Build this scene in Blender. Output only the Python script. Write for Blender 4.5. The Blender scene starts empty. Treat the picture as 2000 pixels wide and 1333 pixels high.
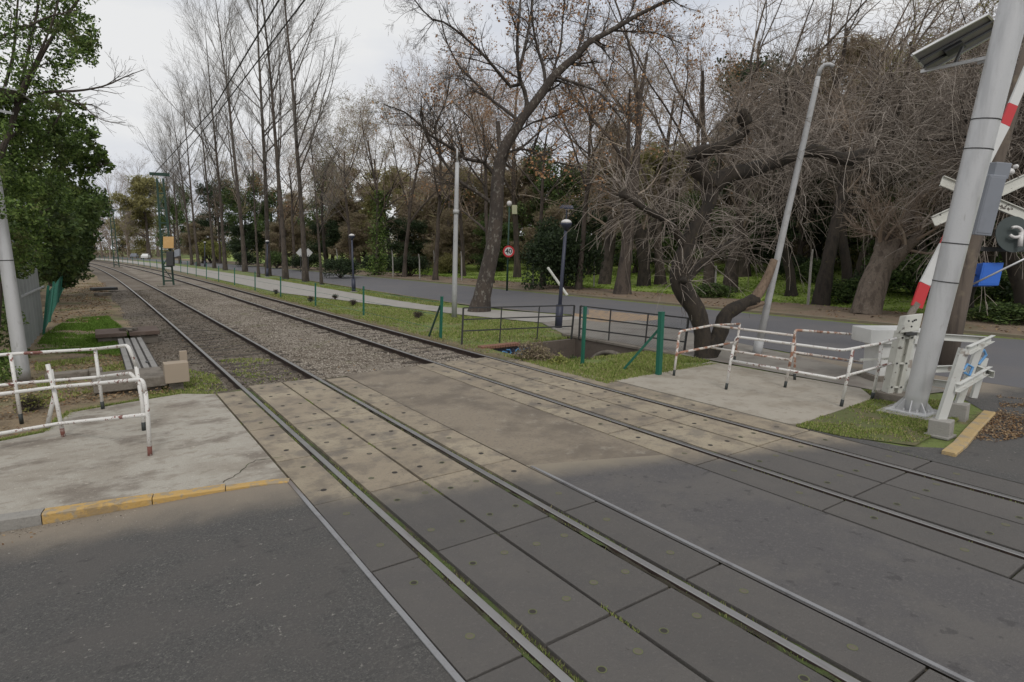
import bpy, math, random
import numpy as np
from mathutils import Matrix, Vector
SC=bpy.context.scene
# ------------------------------------------------------------------ camera
F,YAW,PIT,ROL,CX,CH=1176.7588,0.6045387,0.1508687,0.0009865,-3.034,2.72726
DTR,K1,KY,K2=4.431542,3.9476e-5,-11.2923,5.513985e-6
_cy,_sy=math.cos(YAW),math.sin(YAW)
W=np.array([_sy*math.cos(PIT),_cy*math.cos(PIT),-math.sin(PIT)])
Rt=np.array([_cy,-_sy,0.]); Up=np.cross(Rt,W)
_c,_s=math.cos(ROL),math.sin(ROL)
Rt,Up=_c*Rt+_s*Up,-_s*Rt+_c*Up
CAM=np.array([CX,0.,CH])
cd=bpy.data.cameras.new('camera'); cam=bpy.data.objects.new('camera',cd); SC.collection.objects.link(cam)
cd.sensor_width=36; cd.lens=F/2000*36; cd.clip_start=.05; cd.clip_end=3000
m=Matrix.Identity(4)
for i in range(3):
    m[i][0]=Rt[i]; m[i][1]=Up[i]; m[i][2]=-W[i]; m[i][3]=CAM[i]
cam.matrix_world=m; SC.camera=cam
# ------------------------------------------------------------------ world, sun, exposure
SUN_EL,SUN_AZ=math.radians(48),math.radians(200)
wd=bpy.data.worlds.new('World'); SC.world=wd; wd.use_nodes=True
nt=wd.node_tree; nt.nodes.clear()
def N(nt,t,**k):
    n=nt.nodes.new(t)
    for a,b in k.items(): setattr(n,a,b)
    return n
out=N(nt,'ShaderNodeOutputWorld'); bg=N(nt,'ShaderNodeBackground')
sky=N(nt,'ShaderNodeTexSky',sky_type='NISHITA',sun_disc=False,sun_elevation=SUN_EL,sun_rotation=SUN_AZ)
sky.air_density=1.; sky.dust_density=4.
hs=N(nt,'ShaderNodeHueSaturation'); hs.inputs['Saturation'].default_value=.25
tc=N(nt,'ShaderNodeTexCoord'); mp=N(nt,'ShaderNodeMapping'); mp.inputs['Scale'].default_value=(1.4,1.4,4)
no=N(nt,'ShaderNodeTexNoise'); no.inputs['Scale'].default_value=1.6; no.inputs['Detail'].default_value=6; no.inputs['Roughness'].default_value=.5
cr=N(nt,'ShaderNodeValToRGB')
cr.color_ramp.elements[0].position=.36; cr.color_ramp.elements[0].color=(6.5,6.85,7.6,1)
cr.color_ramp.elements[1].position=.56; cr.color_ramp.elements[1].color=(8.5,8.55,8.6,1)
mx=N(nt,'ShaderNodeMix',data_type='RGBA'); mx.inputs[0].default_value=.93
L=nt.links.new
L(sky.outputs[0],hs.inputs['Color']); L(tc.outputs['Generated'],mp.inputs[0]); L(mp.outputs[0],no.inputs['Vector'])
L(no.outputs[0],cr.inputs[0]); L(hs.outputs[0],mx.inputs[6]); L(cr.outputs[0],mx.inputs[7])
L(mx.outputs[2],bg.inputs[0]); bg.inputs[1].default_value=.1; L(bg.outputs[0],out.inputs[0])
sl=bpy.data.lights.new('sun','SUN'); sl.energy=1.15; sl.angle=math.radians(14); sl.color=(1,.965,.92)
so=bpy.data.objects.new('sun',sl); SC.collection.objects.link(so)
so.rotation_euler=(math.radians(90)-SUN_EL,0,math.pi-SUN_AZ)
SC.view_settings.view_transform='Standard'; SC.view_settings.look='None'
SC.view_settings.exposure=0.0; SC.view_settings.gamma=1
# ------------------------------------------------------------------ helpers: geometry of the survey
def ray(px,py): return W+(px-1000)/F*Rt-(py-666.5)/F*Up
def G(px,py,z=0.):
    d=ray(px,py); t=(z-CH)/d[2]; return CAM+t*d
def D(px,py,dep): return CAM+ray(px,py)*dep
def depth(P): return float((np.asarray(P)-CAM)@W)
def pix(P):
    d=np.asarray(P,float)-CAM; z=d@W; return 1000+F*(d@Rt)/z,666.5-F*(d@Up)/z
def TOP(B,px,py):                       # point above B seen at that bearing (a real lean stays a lean)
    d=ray(px,py); n=d[:2]; t=((B[:2]-CAM[:2])@n)/(n@n); return CAM+t*d
def atdepth(px,dep,z=0.):
    a=(px-1000)/F; b=((z-CH)/dep-W[2]-a*Rt[2])/Up[2]; return CAM+dep*(W+a*Rt+b*Up)
def hgt(B,py):                          # height over B at image row py
    lo,hi=0.,60.
    for _ in range(40):
        mid=(lo+hi)/2
        if pix(B+np.array([0,0,mid]))[1]>py: lo=mid
        else: hi=mid
    return lo
def lat(y):
    t=max(0,y-KY); t0=0-KY
    return -(K1*t*t/2+K2*t**3/6)+(K1*t0*t0/2+K2*t0**3/6)*0
def latn(y):
    t=np.maximum(0,y-KY); return -(K1*t*t/2+K2*t**3/6)
A=np.array
def V3(*a): return np.array(a,float)
# ------------------------------------------------------------------ helpers: objects
def tag(o,label=None,cat=None,group=None,kind=None):
    if label: o['label']=label
    if cat: o['category']=cat
    if group: o['group']=group
    if kind: o['kind']=kind
    return o
def empty(name,loc,label,cat,group=None,rz=0):
    o=bpy.data.objects.new(name,None); SC.collection.objects.link(o); o.location=[float(v) for v in loc]
    o.rotation_euler=(0,0,rz); o.empty_display_size=.2
    return tag(o,label,cat,group)
def mesh(name,V,quads=None,tris=None,mats=None,mi=None,smooth=False,sharp=None):
    V=np.asarray(V,np.float32).reshape(-1,3)
    q=np.asarray(quads if quads is not None else np.zeros((0,4)),np.int32).reshape(-1,4)
    t=np.asarray(tris if tris is not None else np.zeros((0,3)),np.int32).reshape(-1,3)
    me=bpy.data.meshes.new(name); me.vertices.add(len(V)); me.vertices.foreach_set('co',V.ravel())
    nl=len(q)*4+len(t)*3; me.loops.add(nl); me.polygons.add(len(q)+len(t))
    me.loops.foreach_set('vertex_index',np.concatenate([q.ravel(),t.ravel()]))
    ls=np.concatenate([np.arange(len(q))*4,len(q)*4+np.arange(len(t))*3]).astype(np.int32)
    me.polygons.foreach_set('loop_start',ls)
    if mi is not None: me.polygons.foreach_set('material_index',np.asarray(mi,np.int32))
    me.polygons.foreach_set('use_smooth',np.full(len(q)+len(t),bool(smooth)))
    me.update(calc_edges=True)
    for m_ in (mats or []): me.materials.append(m_)
    return me
def link(name,me,parent=None,loc=None):
    o=bpy.data.objects.new(name,me); SC.collection.objects.link(o)
    if parent is not None: o.parent=parent
    if loc is not None: o.location=[float(v) for v in loc]
    return o
class B:
    """collects shapes, links them as ONE mesh object; coordinates are world, made local to the parent's location"""
    def __init__(s): s.v=[];s.q=[];s.t=[];s.qm=[];s.tm=[];s.n=0;s.sm=False
    def add(s,V,q=None,t=None,m=0):
        V=np.asarray(V,float).reshape(-1,3)
        if q is not None and len(q): q=np.asarray(q).reshape(-1,4); s.q.append(q+s.n); s.qm+= [m]*len(q)
        if t is not None and len(t): t=np.asarray(t).reshape(-1,3); s.t.append(t+s.n); s.tm+= [m]*len(t)
        s.v.append(V); s.n+=len(V); return s
    def box(s,c,x,y,z,m=0):
        """c centre, x y z half vectors"""
        c,x,y,z=[np.asarray(a,float) for a in (c,x,y,z)]
        V=[c+a*x+b*y+d*z for d in(-1,1) for b in(-1,1) for a in(-1,1)]
        return s.add(V,[(0,2,3,1),(4,5,7,6),(0,1,5,4),(2,6,7,3),(0,4,6,2),(1,3,7,5)],m=m)
    def abox(s,x0,x1,y0,y1,z0,z1,m=0):
        return s.box(((x0+x1)/2,(y0+y1)/2,(z0+z1)/2),((x1-x0)/2,0,0),(0,(y1-y0)/2,0),(0,0,(z1-z0)/2),m)
    def bar(s,a,b,w,h,m=0,side=None):
        a,b=np.asarray(a,float),np.asarray(b,float); d=b-a; l=np.linalg.norm(d); d/=l
        u=np.asarray(side,float) if side is not None else np.cross(d,(0,0,1) if abs(d[2])<.95 else (0,1,0))
        u=u-d*(u@d); u/=np.linalg.norm(u); v=np.cross(d,u)
        return s.box((a+b)/2,d*l/2,u*w/2,v*h/2,m)
    def tube(s,P,r,k=10,m=0,cap=True):
        P=np.asarray(P,float); n=len(P); r=np.broadcast_to(np.asarray(r,float),(n,))
        T=np.gradient(P,axis=0); T/=np.linalg.norm(T,axis=1)[:,None]+1e-12
        ref=V3(0,0,1) if abs(T[0][2])<.9 else V3(0,1,0)
        u=np.cross(T[0],ref); u/=np.linalg.norm(u); V=[]
        an=np.arange(k)*2*math.pi/k
        for i in range(n):
            u=u-T[i]*(u@T[i]); u/=np.linalg.norm(u); w=np.cross(T[i],u)
            V.append(P[i]+r[i]*(np.cos(an)[:,None]*u+np.sin(an)[:,None]*w))
        V=np.concatenate(V); j=np.arange(k); j2=(j+1)%k
        q=[np.stack([i*k+j,i*k+j2,(i+1)*k+j2,(i+1)*k+j],1) for i in range(n-1)]
        t=None
        if cap:
            V=np.concatenate([V,P[:1],P[-1:]]); c0=n*k
            t=np.concatenate([np.stack([j2,j,j*0+c0],1),np.stack([(n-1)*k+j,(n-1)*k+j2,j*0+c0+1],1)])
        return s.add(V,np.concatenate(q),t,m)
    def lathe(s,c,prof,k=16,m=0,ax=(0,0,1)):
        c=np.asarray(c,float); ax=np.asarray(ax,float); ax/=np.linalg.norm(ax)
        return s.tube([c+ax*z for z,_ in prof],[max(r,1e-4) for _,r in prof],k,m)
    def disc(s,c,n,r,k=16,m=0,r2=0):
        c=np.asarray(c,float); n=np.asarray(n,float); n/=np.linalg.norm(n)
        u=np.cross(n,(0,0,1) if abs(n[2])<.9 else (0,1,0)); u/=np.linalg.norm(u); v=np.cross(n,u)
        an=np.arange(k)*2*math.pi/k; o=c+r*(np.cos(an)[:,None]*u+np.sin(an)[:,None]*v); j=np.arange(k); j2=(j+1)%k
        if r2: 
            i_=c+r2*(np.cos(an)[:,None]*u+np.sin(an)[:,None]*v)
            return s.add(np.concatenate([o,i_]),np.stack([j,j2,k+j2,k+j],1),m=m)
        return s.add(np.concatenate([o,c[None]]),t=np.stack([j,j2,j*0+k],1),m=m)
    def poly(s,pts,z0,z1=None,m=0):
        """ngon sheet (fan by ear clipping through bmesh later) or prism if z1"""
        from mathutils.geometry import tessellate_polygon
        pts=[tuple(map(float,p[:2])) for p in pts]; n=len(pts)
        ar=sum(pts[i][0]*pts[(i+1)%n][1]-pts[(i+1)%n][0]*pts[i][1] for i in range(n))
        if ar<0: pts=pts[::-1]
        tri=tessellate_polygon([[Vector((x,y,0)) for x,y in pts]])
        T=[]
        for a,b,c in tri:
            cr_=(pts[b][0]-pts[a][0])*(pts[c][1]-pts[a][1])-(pts[b][1]-pts[a][1])*(pts[c][0]-pts[a][0])
            T.append((a,b,c) if cr_>0 else (a,c,b))
        if z1 is None: return s.add([(x,y,z0) for x,y in pts],t=T,m=m)
        V=[(x,y,z1) for x,y in pts]+[(x,y,z0) for x,y in pts]; j=np.arange(n); j2=(j+1)%n
        return s.add(V,np.stack([j,n+j,n+j2,j2],1),T,m)
    def build(s,name,mats,parent=None,smooth=False,bevel=0,origin=None):
        V=np.concatenate(s.v)
        if parent is not None and origin is None:
            V=V-np.array(parent.location)
            p=parent.parent
            while p is not None: V=V-np.array(p.location); p=p.parent
        if origin is not None: V=V-np.asarray(origin,float)
        if not isinstance(mats,(list,tuple)): mats=[mats]
        me=mesh(name,V,np.concatenate(s.q) if s.q else None,np.concatenate(s.t) if s.t else None,mats,s.qm+s.tm,smooth)
        o=link(name,me,parent,origin)
        if bevel:
            b=o.modifiers.new('bevel','BEVEL'); b.width=bevel; b.segments=2; b.limit_method='ANGLE'
        return o
def copytree(o,loc=None,rz=None,sc=None,parent=None,label=None):
    c=o.copy(); SC.collection.objects.link(c); c.parent=parent
    if loc is not None: c.location=[float(v) for v in loc]
    if rz is not None: c.rotation_euler=(c.rotation_euler[0],c.rotation_euler[1],rz)
    if sc is not None: c.scale=(sc,sc,sc) if np.isscalar(sc) else sc
    if label: c['label']=label
    for ch in list(o.children): copytree(ch,parent=c)
    return c
ORD='first second third fourth fifth sixth seventh eighth ninth tenth eleventh twelfth thirteenth fourteenth fifteenth sixteenth seventeenth eighteenth nineteenth twentieth'.split()
TENS={20:'twenty',30:'thirty',40:'forty',50:'fifty'}
def ordw(i):
    if i<20: return ORD[i]
    t,u=(i+1)//10*10,(i+1)%10
    return TENS[t][:-1]+'ieth' if u==0 else TENS[t]+'-'+ORD[u-1]
# ------------------------------------------------------------------ helpers: materials
def M(name,col,rough=.85,metal=0,lay=(),bump=None,pos=False,spec=.5,island=None,trans=0,orand=0):
    """lay: ('n',scale,lo,hi,colour,strength[,stretch]) noise patches; ('g',(a,b,c),lo,hi,colour,strength,wobble) by place; ('v',..) voronoi cells"""
    ma=bpy.data.materials.new(name); ma.use_nodes=True; nt=ma.node_tree; bs=nt.nodes['Principled BSDF']; L=nt.links.new
    co=N(nt,'ShaderNodeNewGeometry').outputs['Position'] if pos else N(nt,'ShaderNodeTexCoord').outputs['Object']
    rgb=N(nt,'ShaderNodeRGB'); rgb.outputs[0].default_value=(*col,1); cur=rgb.outputs[0]
    if island:
        ge=N(nt,'ShaderNodeNewGeometry'); rp=N(nt,'ShaderNodeValToRGB'); el=rp.color_ramp.elements
        for i,c in enumerate(island):
            p_=i/max(1,len(island)-1)
            e=el[i] if i<2 else el.new(p_)
            e.position=p_; e.color=(*c,1)
        L(ge.outputs['Random Per Island'],rp.inputs[0]); cur=rp.outputs[0]
    for l in lay:
        if l[0] in 'nv':
            _,sc,lo,hi,c,st=l[:6]; src=co
            if len(l)>6:
                mp=N(nt,'ShaderNodeMapping'); mp.inputs['Scale'].default_value=l[6]; L(co,mp.inputs[0]); src=mp.outputs[0]
            if l[0]=='n':
                t=N(nt,'ShaderNodeTexNoise'); t.inputs['Scale'].default_value=sc; t.inputs['Detail'].default_value=6; t.inputs['Roughness'].default_value=.62; o_=t.outputs[0]
            else:
                t=N(nt,'ShaderNodeTexVoronoi'); t.inputs['Scale'].default_value=sc; o_=t.outputs['Distance']
            L(src,t.inputs['Vector'])
        else:
            _,dr,lo,hi,c,st,wob=l
            dp=N(nt,'ShaderNodeVectorMath',operation='DOT_PRODUCT'); dp.inputs[1].default_value=dr; L(co,dp.inputs[0])
            t=N(nt,'ShaderNodeTexNoise'); t.inputs['Scale'].default_value=2.3; t.inputs['Detail'].default_value=6; L(co,t.inputs['Vector'])
            ad=N(nt,'ShaderNodeMath',operation='MULTIPLY_ADD'); ad.inputs[1].default_value=wob*2
            L(t.outputs[0],ad.inputs[0]); L(dp.outputs['Value'],ad.inputs[2]); o_=ad.outputs[0]; lo+=wob; hi+=wob
        mr=N(nt,'ShaderNodeMapRange',interpolation_type='SMOOTHSTEP'); mr.inputs[1].default_value=min(lo,hi); mr.inputs[2].default_value=max(lo,hi)
        mr.inputs[3].default_value=0 if lo<hi else st; mr.inputs[4].default_value=st if lo<hi else 0
        L(o_,mr.inputs[0])
        mx=N(nt,'ShaderNodeMix',data_type='RGBA'); mx.inputs[7].default_value=(*c,1)
        L(mr.outputs[0],mx.inputs[0]); L(cur,mx.inputs[6]); cur=mx.outputs[2]
    if orand:
        oi=N(nt,'ShaderNodeObjectInfo'); mr=N(nt,'ShaderNodeMapRange'); mr.inputs[3].default_value=1-orand; mr.inputs[4].default_value=1+orand
        hv=N(nt,'ShaderNodeHueSaturation'); L(oi.outputs['Random'],mr.inputs[0]); L(mr.outputs[0],hv.inputs['Value']); L(cur,hv.inputs['Color']); cur=hv.outputs[0]
    L(cur,bs.inputs['Base Color']); bs.inputs['Roughness'].default_value=rough; bs.inputs['Metallic'].default_value=metal
    bs.inputs['Specular IOR Level'].default_value=spec
    if trans:
        tr=N(nt,'ShaderNodeBsdfTranslucent'); ms=N(nt,'ShaderNodeMixShader'); ms.inputs[0].default_value=trans
        L(cur,tr.inputs[0]); L(bs.outputs[0],ms.inputs[1]); L(tr.outputs[0],ms.inputs[2]); L(ms.outputs[0],nt.nodes['Material Output'].inputs[0])
    if bump:
        sc,st=bump[:2]; t=N(nt,'ShaderNodeTexNoise'); t.inputs['Scale'].default_value=sc; t.inputs['Detail'].default_value=8; t.inputs['Roughness'].default_value=.7
        if len(bump)>2:
            mp=N(nt,'ShaderNodeMapping'); mp.inputs['Scale'].default_value=bump[2]; L(co,mp.inputs[0]); L(mp.outputs[0],t.inputs['Vector'])
        else: L(co,t.inputs['Vector'])
        bu=N(nt,'ShaderNodeBump'); bu.inputs['Strength'].default_value=st; bu.inputs['Distance'].default_value=.02
        L(t.outputs[0],bu.inputs['Height']); L(bu.outputs[0],bs.inputs['Normal'])
    return ma
GR=(.31,1,0)   # across the cross street: grime and dust follow this direction
asph=M('asphalt',(.078,.075,.071),.9,lay=[('n',34,.52,.66,(.15,.143,.13),.75),('n',75,.52,.68,(.19,.18,.165),.6),('n',55,.55,.66,(.030,.029,.028),.7),('n',1.3,.42,.62,(.10,.092,.085),.7),
   ('n',3.1,.60,.68,(.042,.04,.039),.5,(1,1.6,1)),('n',9,.69,.70,(.02,.02,.02),.7),('g',(.2,1,0),5.95,6.8,(.28,.235,.18),.85,.3),('n',17,.66,.69,(.30,.28,.25),.7)],bump=(60,.9),pos=True)
asph2=M('park_road_asphalt',(.12,.118,.125),.85,lay=[('n',60,.5,.75,(.18,.17,.17),.4),('n',.5,.4,.7,(.15,.14,.135),.6),('n',2.,.6,.8,(.09,.085,.085),.5)],bump=(80,.3),pos=True)
asphm=M('asphalt_between_tracks',(.092,.086,.085),.85,lay=[('n',30,.52,.68,(.15,.14,.13),.6),('n',75,.52,.68,(.17,.16,.15),.5),('n',1.1,.45,.62,(.125,.115,.105),.7),('n',5,.60,.66,(.05,.046,.046),.6),('g',GR,5.72,6.4,(.27,.23,.17),.9,.16)],bump=(60,.7),pos=True)
patch=M('worn_concrete_patch',(.235,.195,.145),.9,lay=[('n',.9,.42,.62,(.14,.115,.088),.9),('n',3.5,.55,.72,(.30,.265,.21),.8),('n',25,.5,.7,(.12,.105,.09),.6),('n',90,.55,.7,(.26,.23,.19),.4)],bump=(40,.5),pos=True)
panelm=M('panel_concrete',(.285,.235,.17),.85,lay=[('n',.8,.42,.62,(.37,.315,.225),.7),('n',2.6,.47,.63,(.18,.15,.115),.8),('n',5,.55,.7,(.24,.195,.14),.7),('n',30,.5,.7,(.20,.17,.13),.6),('n',80,.55,.7,(.42,.37,.28),.4),
   ('g',GR,6.35,5.6,(.088,.083,.080),.93,.3),('n',1.7,.52,.66,(.115,.105,.095),.5),('n',45,.56,.68,(.17,.155,.14),.35),('n',14,.66,.70,(.05,.045,.04),.6)],bump=(60,.7),pos=True,orand=.06)
slabm=M('pavement_concrete',(.40,.37,.315),.9,lay=[('n',.7,.45,.62,(.30,.265,.215),.8),('n',1.1,.49,.64,(.175,.145,.115),.85,(1,1.5,1)),('n',5,.50,.66,(.26,.225,.18),.7,(1,1.2,1)),('n',14,.58,.68,(.55,.50,.42),.5),('n',40,.5,.7,(.31,.28,.235),.6),('n',20,.68,.71,(.10,.085,.065),.7)],bump=(40,.9),pos=True)
slabm2=M('pavement_concrete_right',(.36,.325,.27),.9,lay=[('n',1.3,.45,.65,(.27,.235,.185),.85),('n',7,.55,.68,(.24,.205,.16),.7),('n',4,.55,.75,(.2,.175,.145),.6,(1,.5,1)),('n',60,.5,.75,(.27,.25,.21),.5)],bump=(50,.5),pos=True)
pathm=M('path_concrete',(.33,.31,.28),.9,lay=[('n',2,.45,.65,(.27,.25,.22),.7),('n',40,.5,.75,(.25,.24,.21),.4)],pos=True)
pavem=M('paving_tiles',(.24,.22,.19),.9,lay=[('n',1.5,.45,.65,(.17,.145,.125),.8),('n',30,.5,.75,(.2,.19,.17),.5)],pos=True)
holem=M('socket_dark',(.035,.03,.025),.9); ringm=M('socket_moss',(.12,.13,.06),.95); plugm=M('socket_filled',(.12,.105,.08),.9)
steelr=M('worn_rail_head',(.34,.33,.32),.38,.9,lay=[('n',9,.5,.75,(.2,.17,.15),.5,(1,.15,1))],pos=True)
rust=M('rail_rust',(.035,.022,.017),.85,lay=[('n',8,.45,.7,(.075,.045,.03),.7)],pos=True)
stripm=M('steel_strip',(.26,.26,.265),.6,.25,lay=[('n',2.5,.5,.7,(.14,.13,.13),.7),('n',40,.5,.7,(.22,.21,.21),.6),('g',GR,6.0,6.6,(.17,.135,.11),.8,.2)],pos=True)
bedm=M('track_bed',(.085,.07,.048),.95,lay=[('n',20,.5,.7,(.05,.04,.03),.6),('n',1.6,.48,.62,(.10,.125,.035),.8),('n',4,.56,.68,(.20,.17,.11),.7)],pos=True)
mossm=M('flangeway_moss',(.05,.042,.028),.95,lay=[('n',2.2,.46,.6,(.085,.12,.03),.9),('n',30,.5,.7,(.03,.03,.015),.6),('n',60,.6,.7,(.13,.16,.05),.6)],bump=(60,1.),pos=True)
ballm=M('ballast_bed',(.20,.17,.135),.95,lay=[('v',32,.0,.5,(.29,.25,.205),.7),('n',60,.5,.7,(.045,.037,.03),.8),('n',.35,.4,.62,(.12,.092,.066),.8),('n',1.1,.54,.66,(.12,.12,.05),.6),('g',(1,0,0),1.0,.6,(.10,.078,.056),.55,.15)],bump=(50,1.),pos=True)
stonem=M('ballast_stone',(.1,.1,.1),.9,island=[(.09,.072,.055),(.19,.16,.125),(.28,.245,.20),(.40,.36,.305)])
stonedk=M('oily_ballast_stone',(.1,.1,.1),.9,island=[(.05,.04,.03),(.11,.09,.068),(.17,.145,.115),(.26,.23,.19)])
sleepm=M('sleeper_timber',(.055,.043,.034),.95,lay=[('n',20,.45,.7,(.10,.08,.06),.7,(.1,1,1)),('n',6,.55,.7,(.06,.075,.025),.5)],pos=True)
soil=M('ground_grass_soil',(.15,.19,.05),.95,lay=[('n',.55,.42,.6,(.16,.20,.05),.8),('n',1.6,.50,.64,(.21,.165,.095),.85),('n',9,.5,.68,(.065,.08,.022),.7),('n',40,.5,.7,(.14,.17,.05),.5),('n',.09,.45,.6,(.16,.21,.05),.6),('g',(1,0,0),5.95,5.5,(.17,.125,.085),.85,.45),('n',70,.5,.66,(.04,.05,.015),.6),('g',(0,0,1),-.12,-.22,(.075,.055,.038),1.,.02)],bump=(40,1.),pos=True)
leftsoil=M('leaf_strewn_soil',(.26,.195,.12),.95,lay=[('n',1.2,.45,.62,(.10,.075,.048),.7),('n',.45,.5,.62,(.10,.13,.035),.75),('n',25,.48,.62,(.24,.18,.11),.7),('n',45,.55,.65,(.08,.055,.035),.7)],bump=(40,1.),pos=True)
dirtv=M('far_verge_dirt',(.21,.155,.105),.95,lay=[('n',.8,.5,.65,(.085,.10,.035),.6),('n',3,.5,.68,(.2,.15,.11),.7),('n',25,.5,.7,(.08,.055,.04),.6)],bump=(30,.8),pos=True)
grassM=M('grass_blades',(.1,.15,.03),.8,island=[(.12,.15,.038),(.20,.27,.06),(.28,.35,.09),(.36,.37,.14),(.40,.34,.19)],spec=.2,trans=.3)
litM=M('dead_leaves',(.2,.1,.05),.9,island=[(.07,.04,.024),(.16,.09,.045),(.26,.17,.09),(.33,.25,.15)],spec=.2)
yel=M('yellow_kerb_paint',(.47,.30,.10),.75,lay=[('n',2.2,.46,.62,(.42,.29,.13),.8),('n',8,.49,.58,(.30,.25,.18),.9),('n',3.,.58,.64,(.24,.18,.11),.7),('n',40,.5,.7,(.40,.25,.06),.5)],bump=(30,.6),pos=True)
yel2=M('faded_yellow_kerb',(.42,.30,.14),.85,lay=[('n',6,.48,.62,(.30,.25,.18),.9),('n',40,.5,.7,(.32,.22,.1),.5)],bump=(30,.6),pos=True)
kerbm=M('kerb_concrete',(.27,.255,.23),.9,lay=[('n',5,.5,.7,(.12,.11,.095),.8),('n',40,.5,.7,(.2,.19,.17),.5)],bump=(30,.6),pos=True)
kerbf=M('far_kerb',(.2,.17,.12),.9,lay=[('n',2,.5,.7,(.28,.22,.10),.6)],pos=True)
white=M('chipped_white_paint',(.66,.645,.61),.5,lay=[('n',5,.585,.61,(.17,.05,.035),.95),('n',14,.60,.63,(.20,.06,.04),.95),('n',3,.55,.75,(.52,.49,.44),.6),('n',30,.62,.66,(.12,.06,.04),.7)],bump=(30,.2))
whiter=M('rusted_white_paint',(.62,.585,.54),.6,lay=[('n',5,.50,.56,(.30,.12,.06),.9),('n',11,.60,.63,(.14,.06,.04),.9),('n',3,.5,.7,(.48,.42,.36),.7)],bump=(30,.25))
blackp=M('black_foot_paint',(.025,.03,.028),.6); redp=M('red_paint',(.52,.025,.03),.45); whitep=M('white_paint',(.62,.62,.60),.5,lay=[('n',3,.5,.7,(.5,.5,.47),.5)])
chan=M('white_channel_paint',(.60,.60,.565),.6,lay=[('n',4,.6,.66,(.20,.12,.08),.6),('n',2.5,.5,.7,(.45,.45,.40),.6)])
graf=M('blue_graffiti',(.12,.30,.55),.6)
mech=M('pitted_white_paint',(.56,.555,.50),.65,lay=[('n',6,.62,.65,(.07,.055,.045),.95),('n',2.5,.5,.7,(.42,.40,.35),.6)],bump=(20,.4))
galv=M('galvanised_mast',(.56,.56,.56),.42,.3,lay=[('n',1.6,.45,.66,(.42,.42,.42),.7,(3,3,.5)),('n',9,.60,.68,(.33,.32,.30),.5,(1,1,.3)),('n',50,.5,.7,(.44,.44,.44),.3)])
galvp=M('grey_cast_post',(.42,.42,.42),.6,.1,lay=[('n',4,.5,.7,(.30,.295,.28),.7),('n',30,.5,.7,(.5,.5,.48),.4)])
dark=M('dark_iron_and_shade',(.035,.036,.036),.6,lay=[('n',15,.5,.7,(.07,.045,.03),.5)])
greenp=M('green_post_paint',(.012,.115,.075),.5,lay=[('n',6,.5,.7,(.02,.11,.07),.5)])
dgreen=M('dark_green_lattice',(.020,.052,.036),.65)
navy=M('navy_lamp_paint',(.028,.032,.055),.5)
panelg=M('solar_underside',(.17,.16,.15),.5,lay=[('n',3,.45,.7,(.11,.10,.095),.7)]); alu=M('aluminium_frame',(.52,.52,.52),.4,.6); cells=M('solar_cells',(.015,.018,.04),.2)
greybox=M('grey_box_paint',(.24,.255,.285),.5,lay=[('n',3,.5,.7,(.2,.21,.23),.5)]); bluep=M('blue_box_paint',(.015,.12,.52),.5); lens=M('pale_lamp_glass',(.62,.6,.58),.3)
brick=M('old_brick',(.23,.115,.075),.9,lay=[('n',6,.5,.7,(.13,.08,.06),.8),('n',30,.5,.7,(.28,.17,.12),.5)],pos=True)
wallm=M('stained_culvert_wall',(.13,.105,.085),.9,lay=[('n',2.5,.5,.7,(.07,.055,.045),.8),('n',20,.5,.7,(.18,.15,.12),.5)],pos=True)
blockm=M('concrete_block',(.30,.285,.26),.9,lay=[('n',4,.5,.7,(.2,.185,.16),.7),('n',50,.5,.7,(.24,.23,.21),.4)],bump=(40,.5))
oldc=M('weathered_concrete',(.20,.175,.145),.92,lay=[('n',3,.46,.66,(.11,.095,.075),.85),('n',22,.5,.7,(.26,.235,.2),.5),('n',6,.6,.7,(.07,.08,.03),.5)],bump=(30,.8))
tan=M('tan_render_box',(.35,.285,.215),.8,lay=[('n',5,.5,.7,(.36,.285,.21),.6)])
lawnm=M('park_lawn_grass',(.27,.35,.075),.95,lay=[('n',.6,.45,.62,(.19,.27,.05),.8),('n',2.5,.52,.68,(.30,.30,.10),.6),('n',14,.5,.68,(.15,.20,.04),.6)],bump=(30,1.),pos=True)
sheet=M('grey_corrugated_sheet',(.33,.345,.34),.55,.3,lay=[('n',2,.5,.7,(.25,.26,.255),.6)])
polew=M('weathered_pole_wood',(.15,.12,.095),.9,lay=[('n',9,.45,.7,(.075,.06,.05),.8,(1,1,.12)),('n',2,.55,.7,(.27,.22,.15),.6)],bump=(30,.6,(1,1,.1)))
orange=M('orange_yellow_board',(.50,.30,.11),.6,lay=[('n',2,.5,.7,(.62,.42,.2),.5)])
black=M('black_lettering',(.02,.02,.02),.6)
def bark(n,c1,c2,c3=None):
    l=[('n',5,.45,.62,c2,.85,(1,1,.35)),('n',22,.5,.68,tuple(v*.5 for v in c1),.7,(1,1,.4))]
    if c3: l.append(('n',9,.6,.68,c3,.8))
    return M(n,c1,.95,lay=l,bump=(18,1.,(1,1,.35)))
bkP=bark('poplar_bark',(.085,.068,.054),(.036,.029,.023),(.17,.15,.125)); bkC=M('lichen_bark',(.068,.053,.042),.95,lay=[('n',3.2,.45,.6,(.045,.036,.03),.8,(1,1,.5)),('n',8,.55,.61,(.21,.195,.165),.7,(1,1,.6)),('n',1.2,.45,.6,(.04,.032,.027),.7),('n',16,.52,.66,(.04,.032,.026),.75,(1,1,.5))],bump=(18,1.,(1,1,.35)))
bkG=bark('gnarled_bark',(.040,.031,.023),(.017,.014,.011),(.065,.055,.026)); bkB=bark('brown_bark',(.085,.066,.052),(.04,.032,.026)); woodr=bark('bare_rotten_wood',(.21,.15,.105),(.13,.09,.062))
bkF=bark('pale_leaning_bark',(.17,.135,.105),(.085,.065,.05),(.24,.21,.17))
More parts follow.
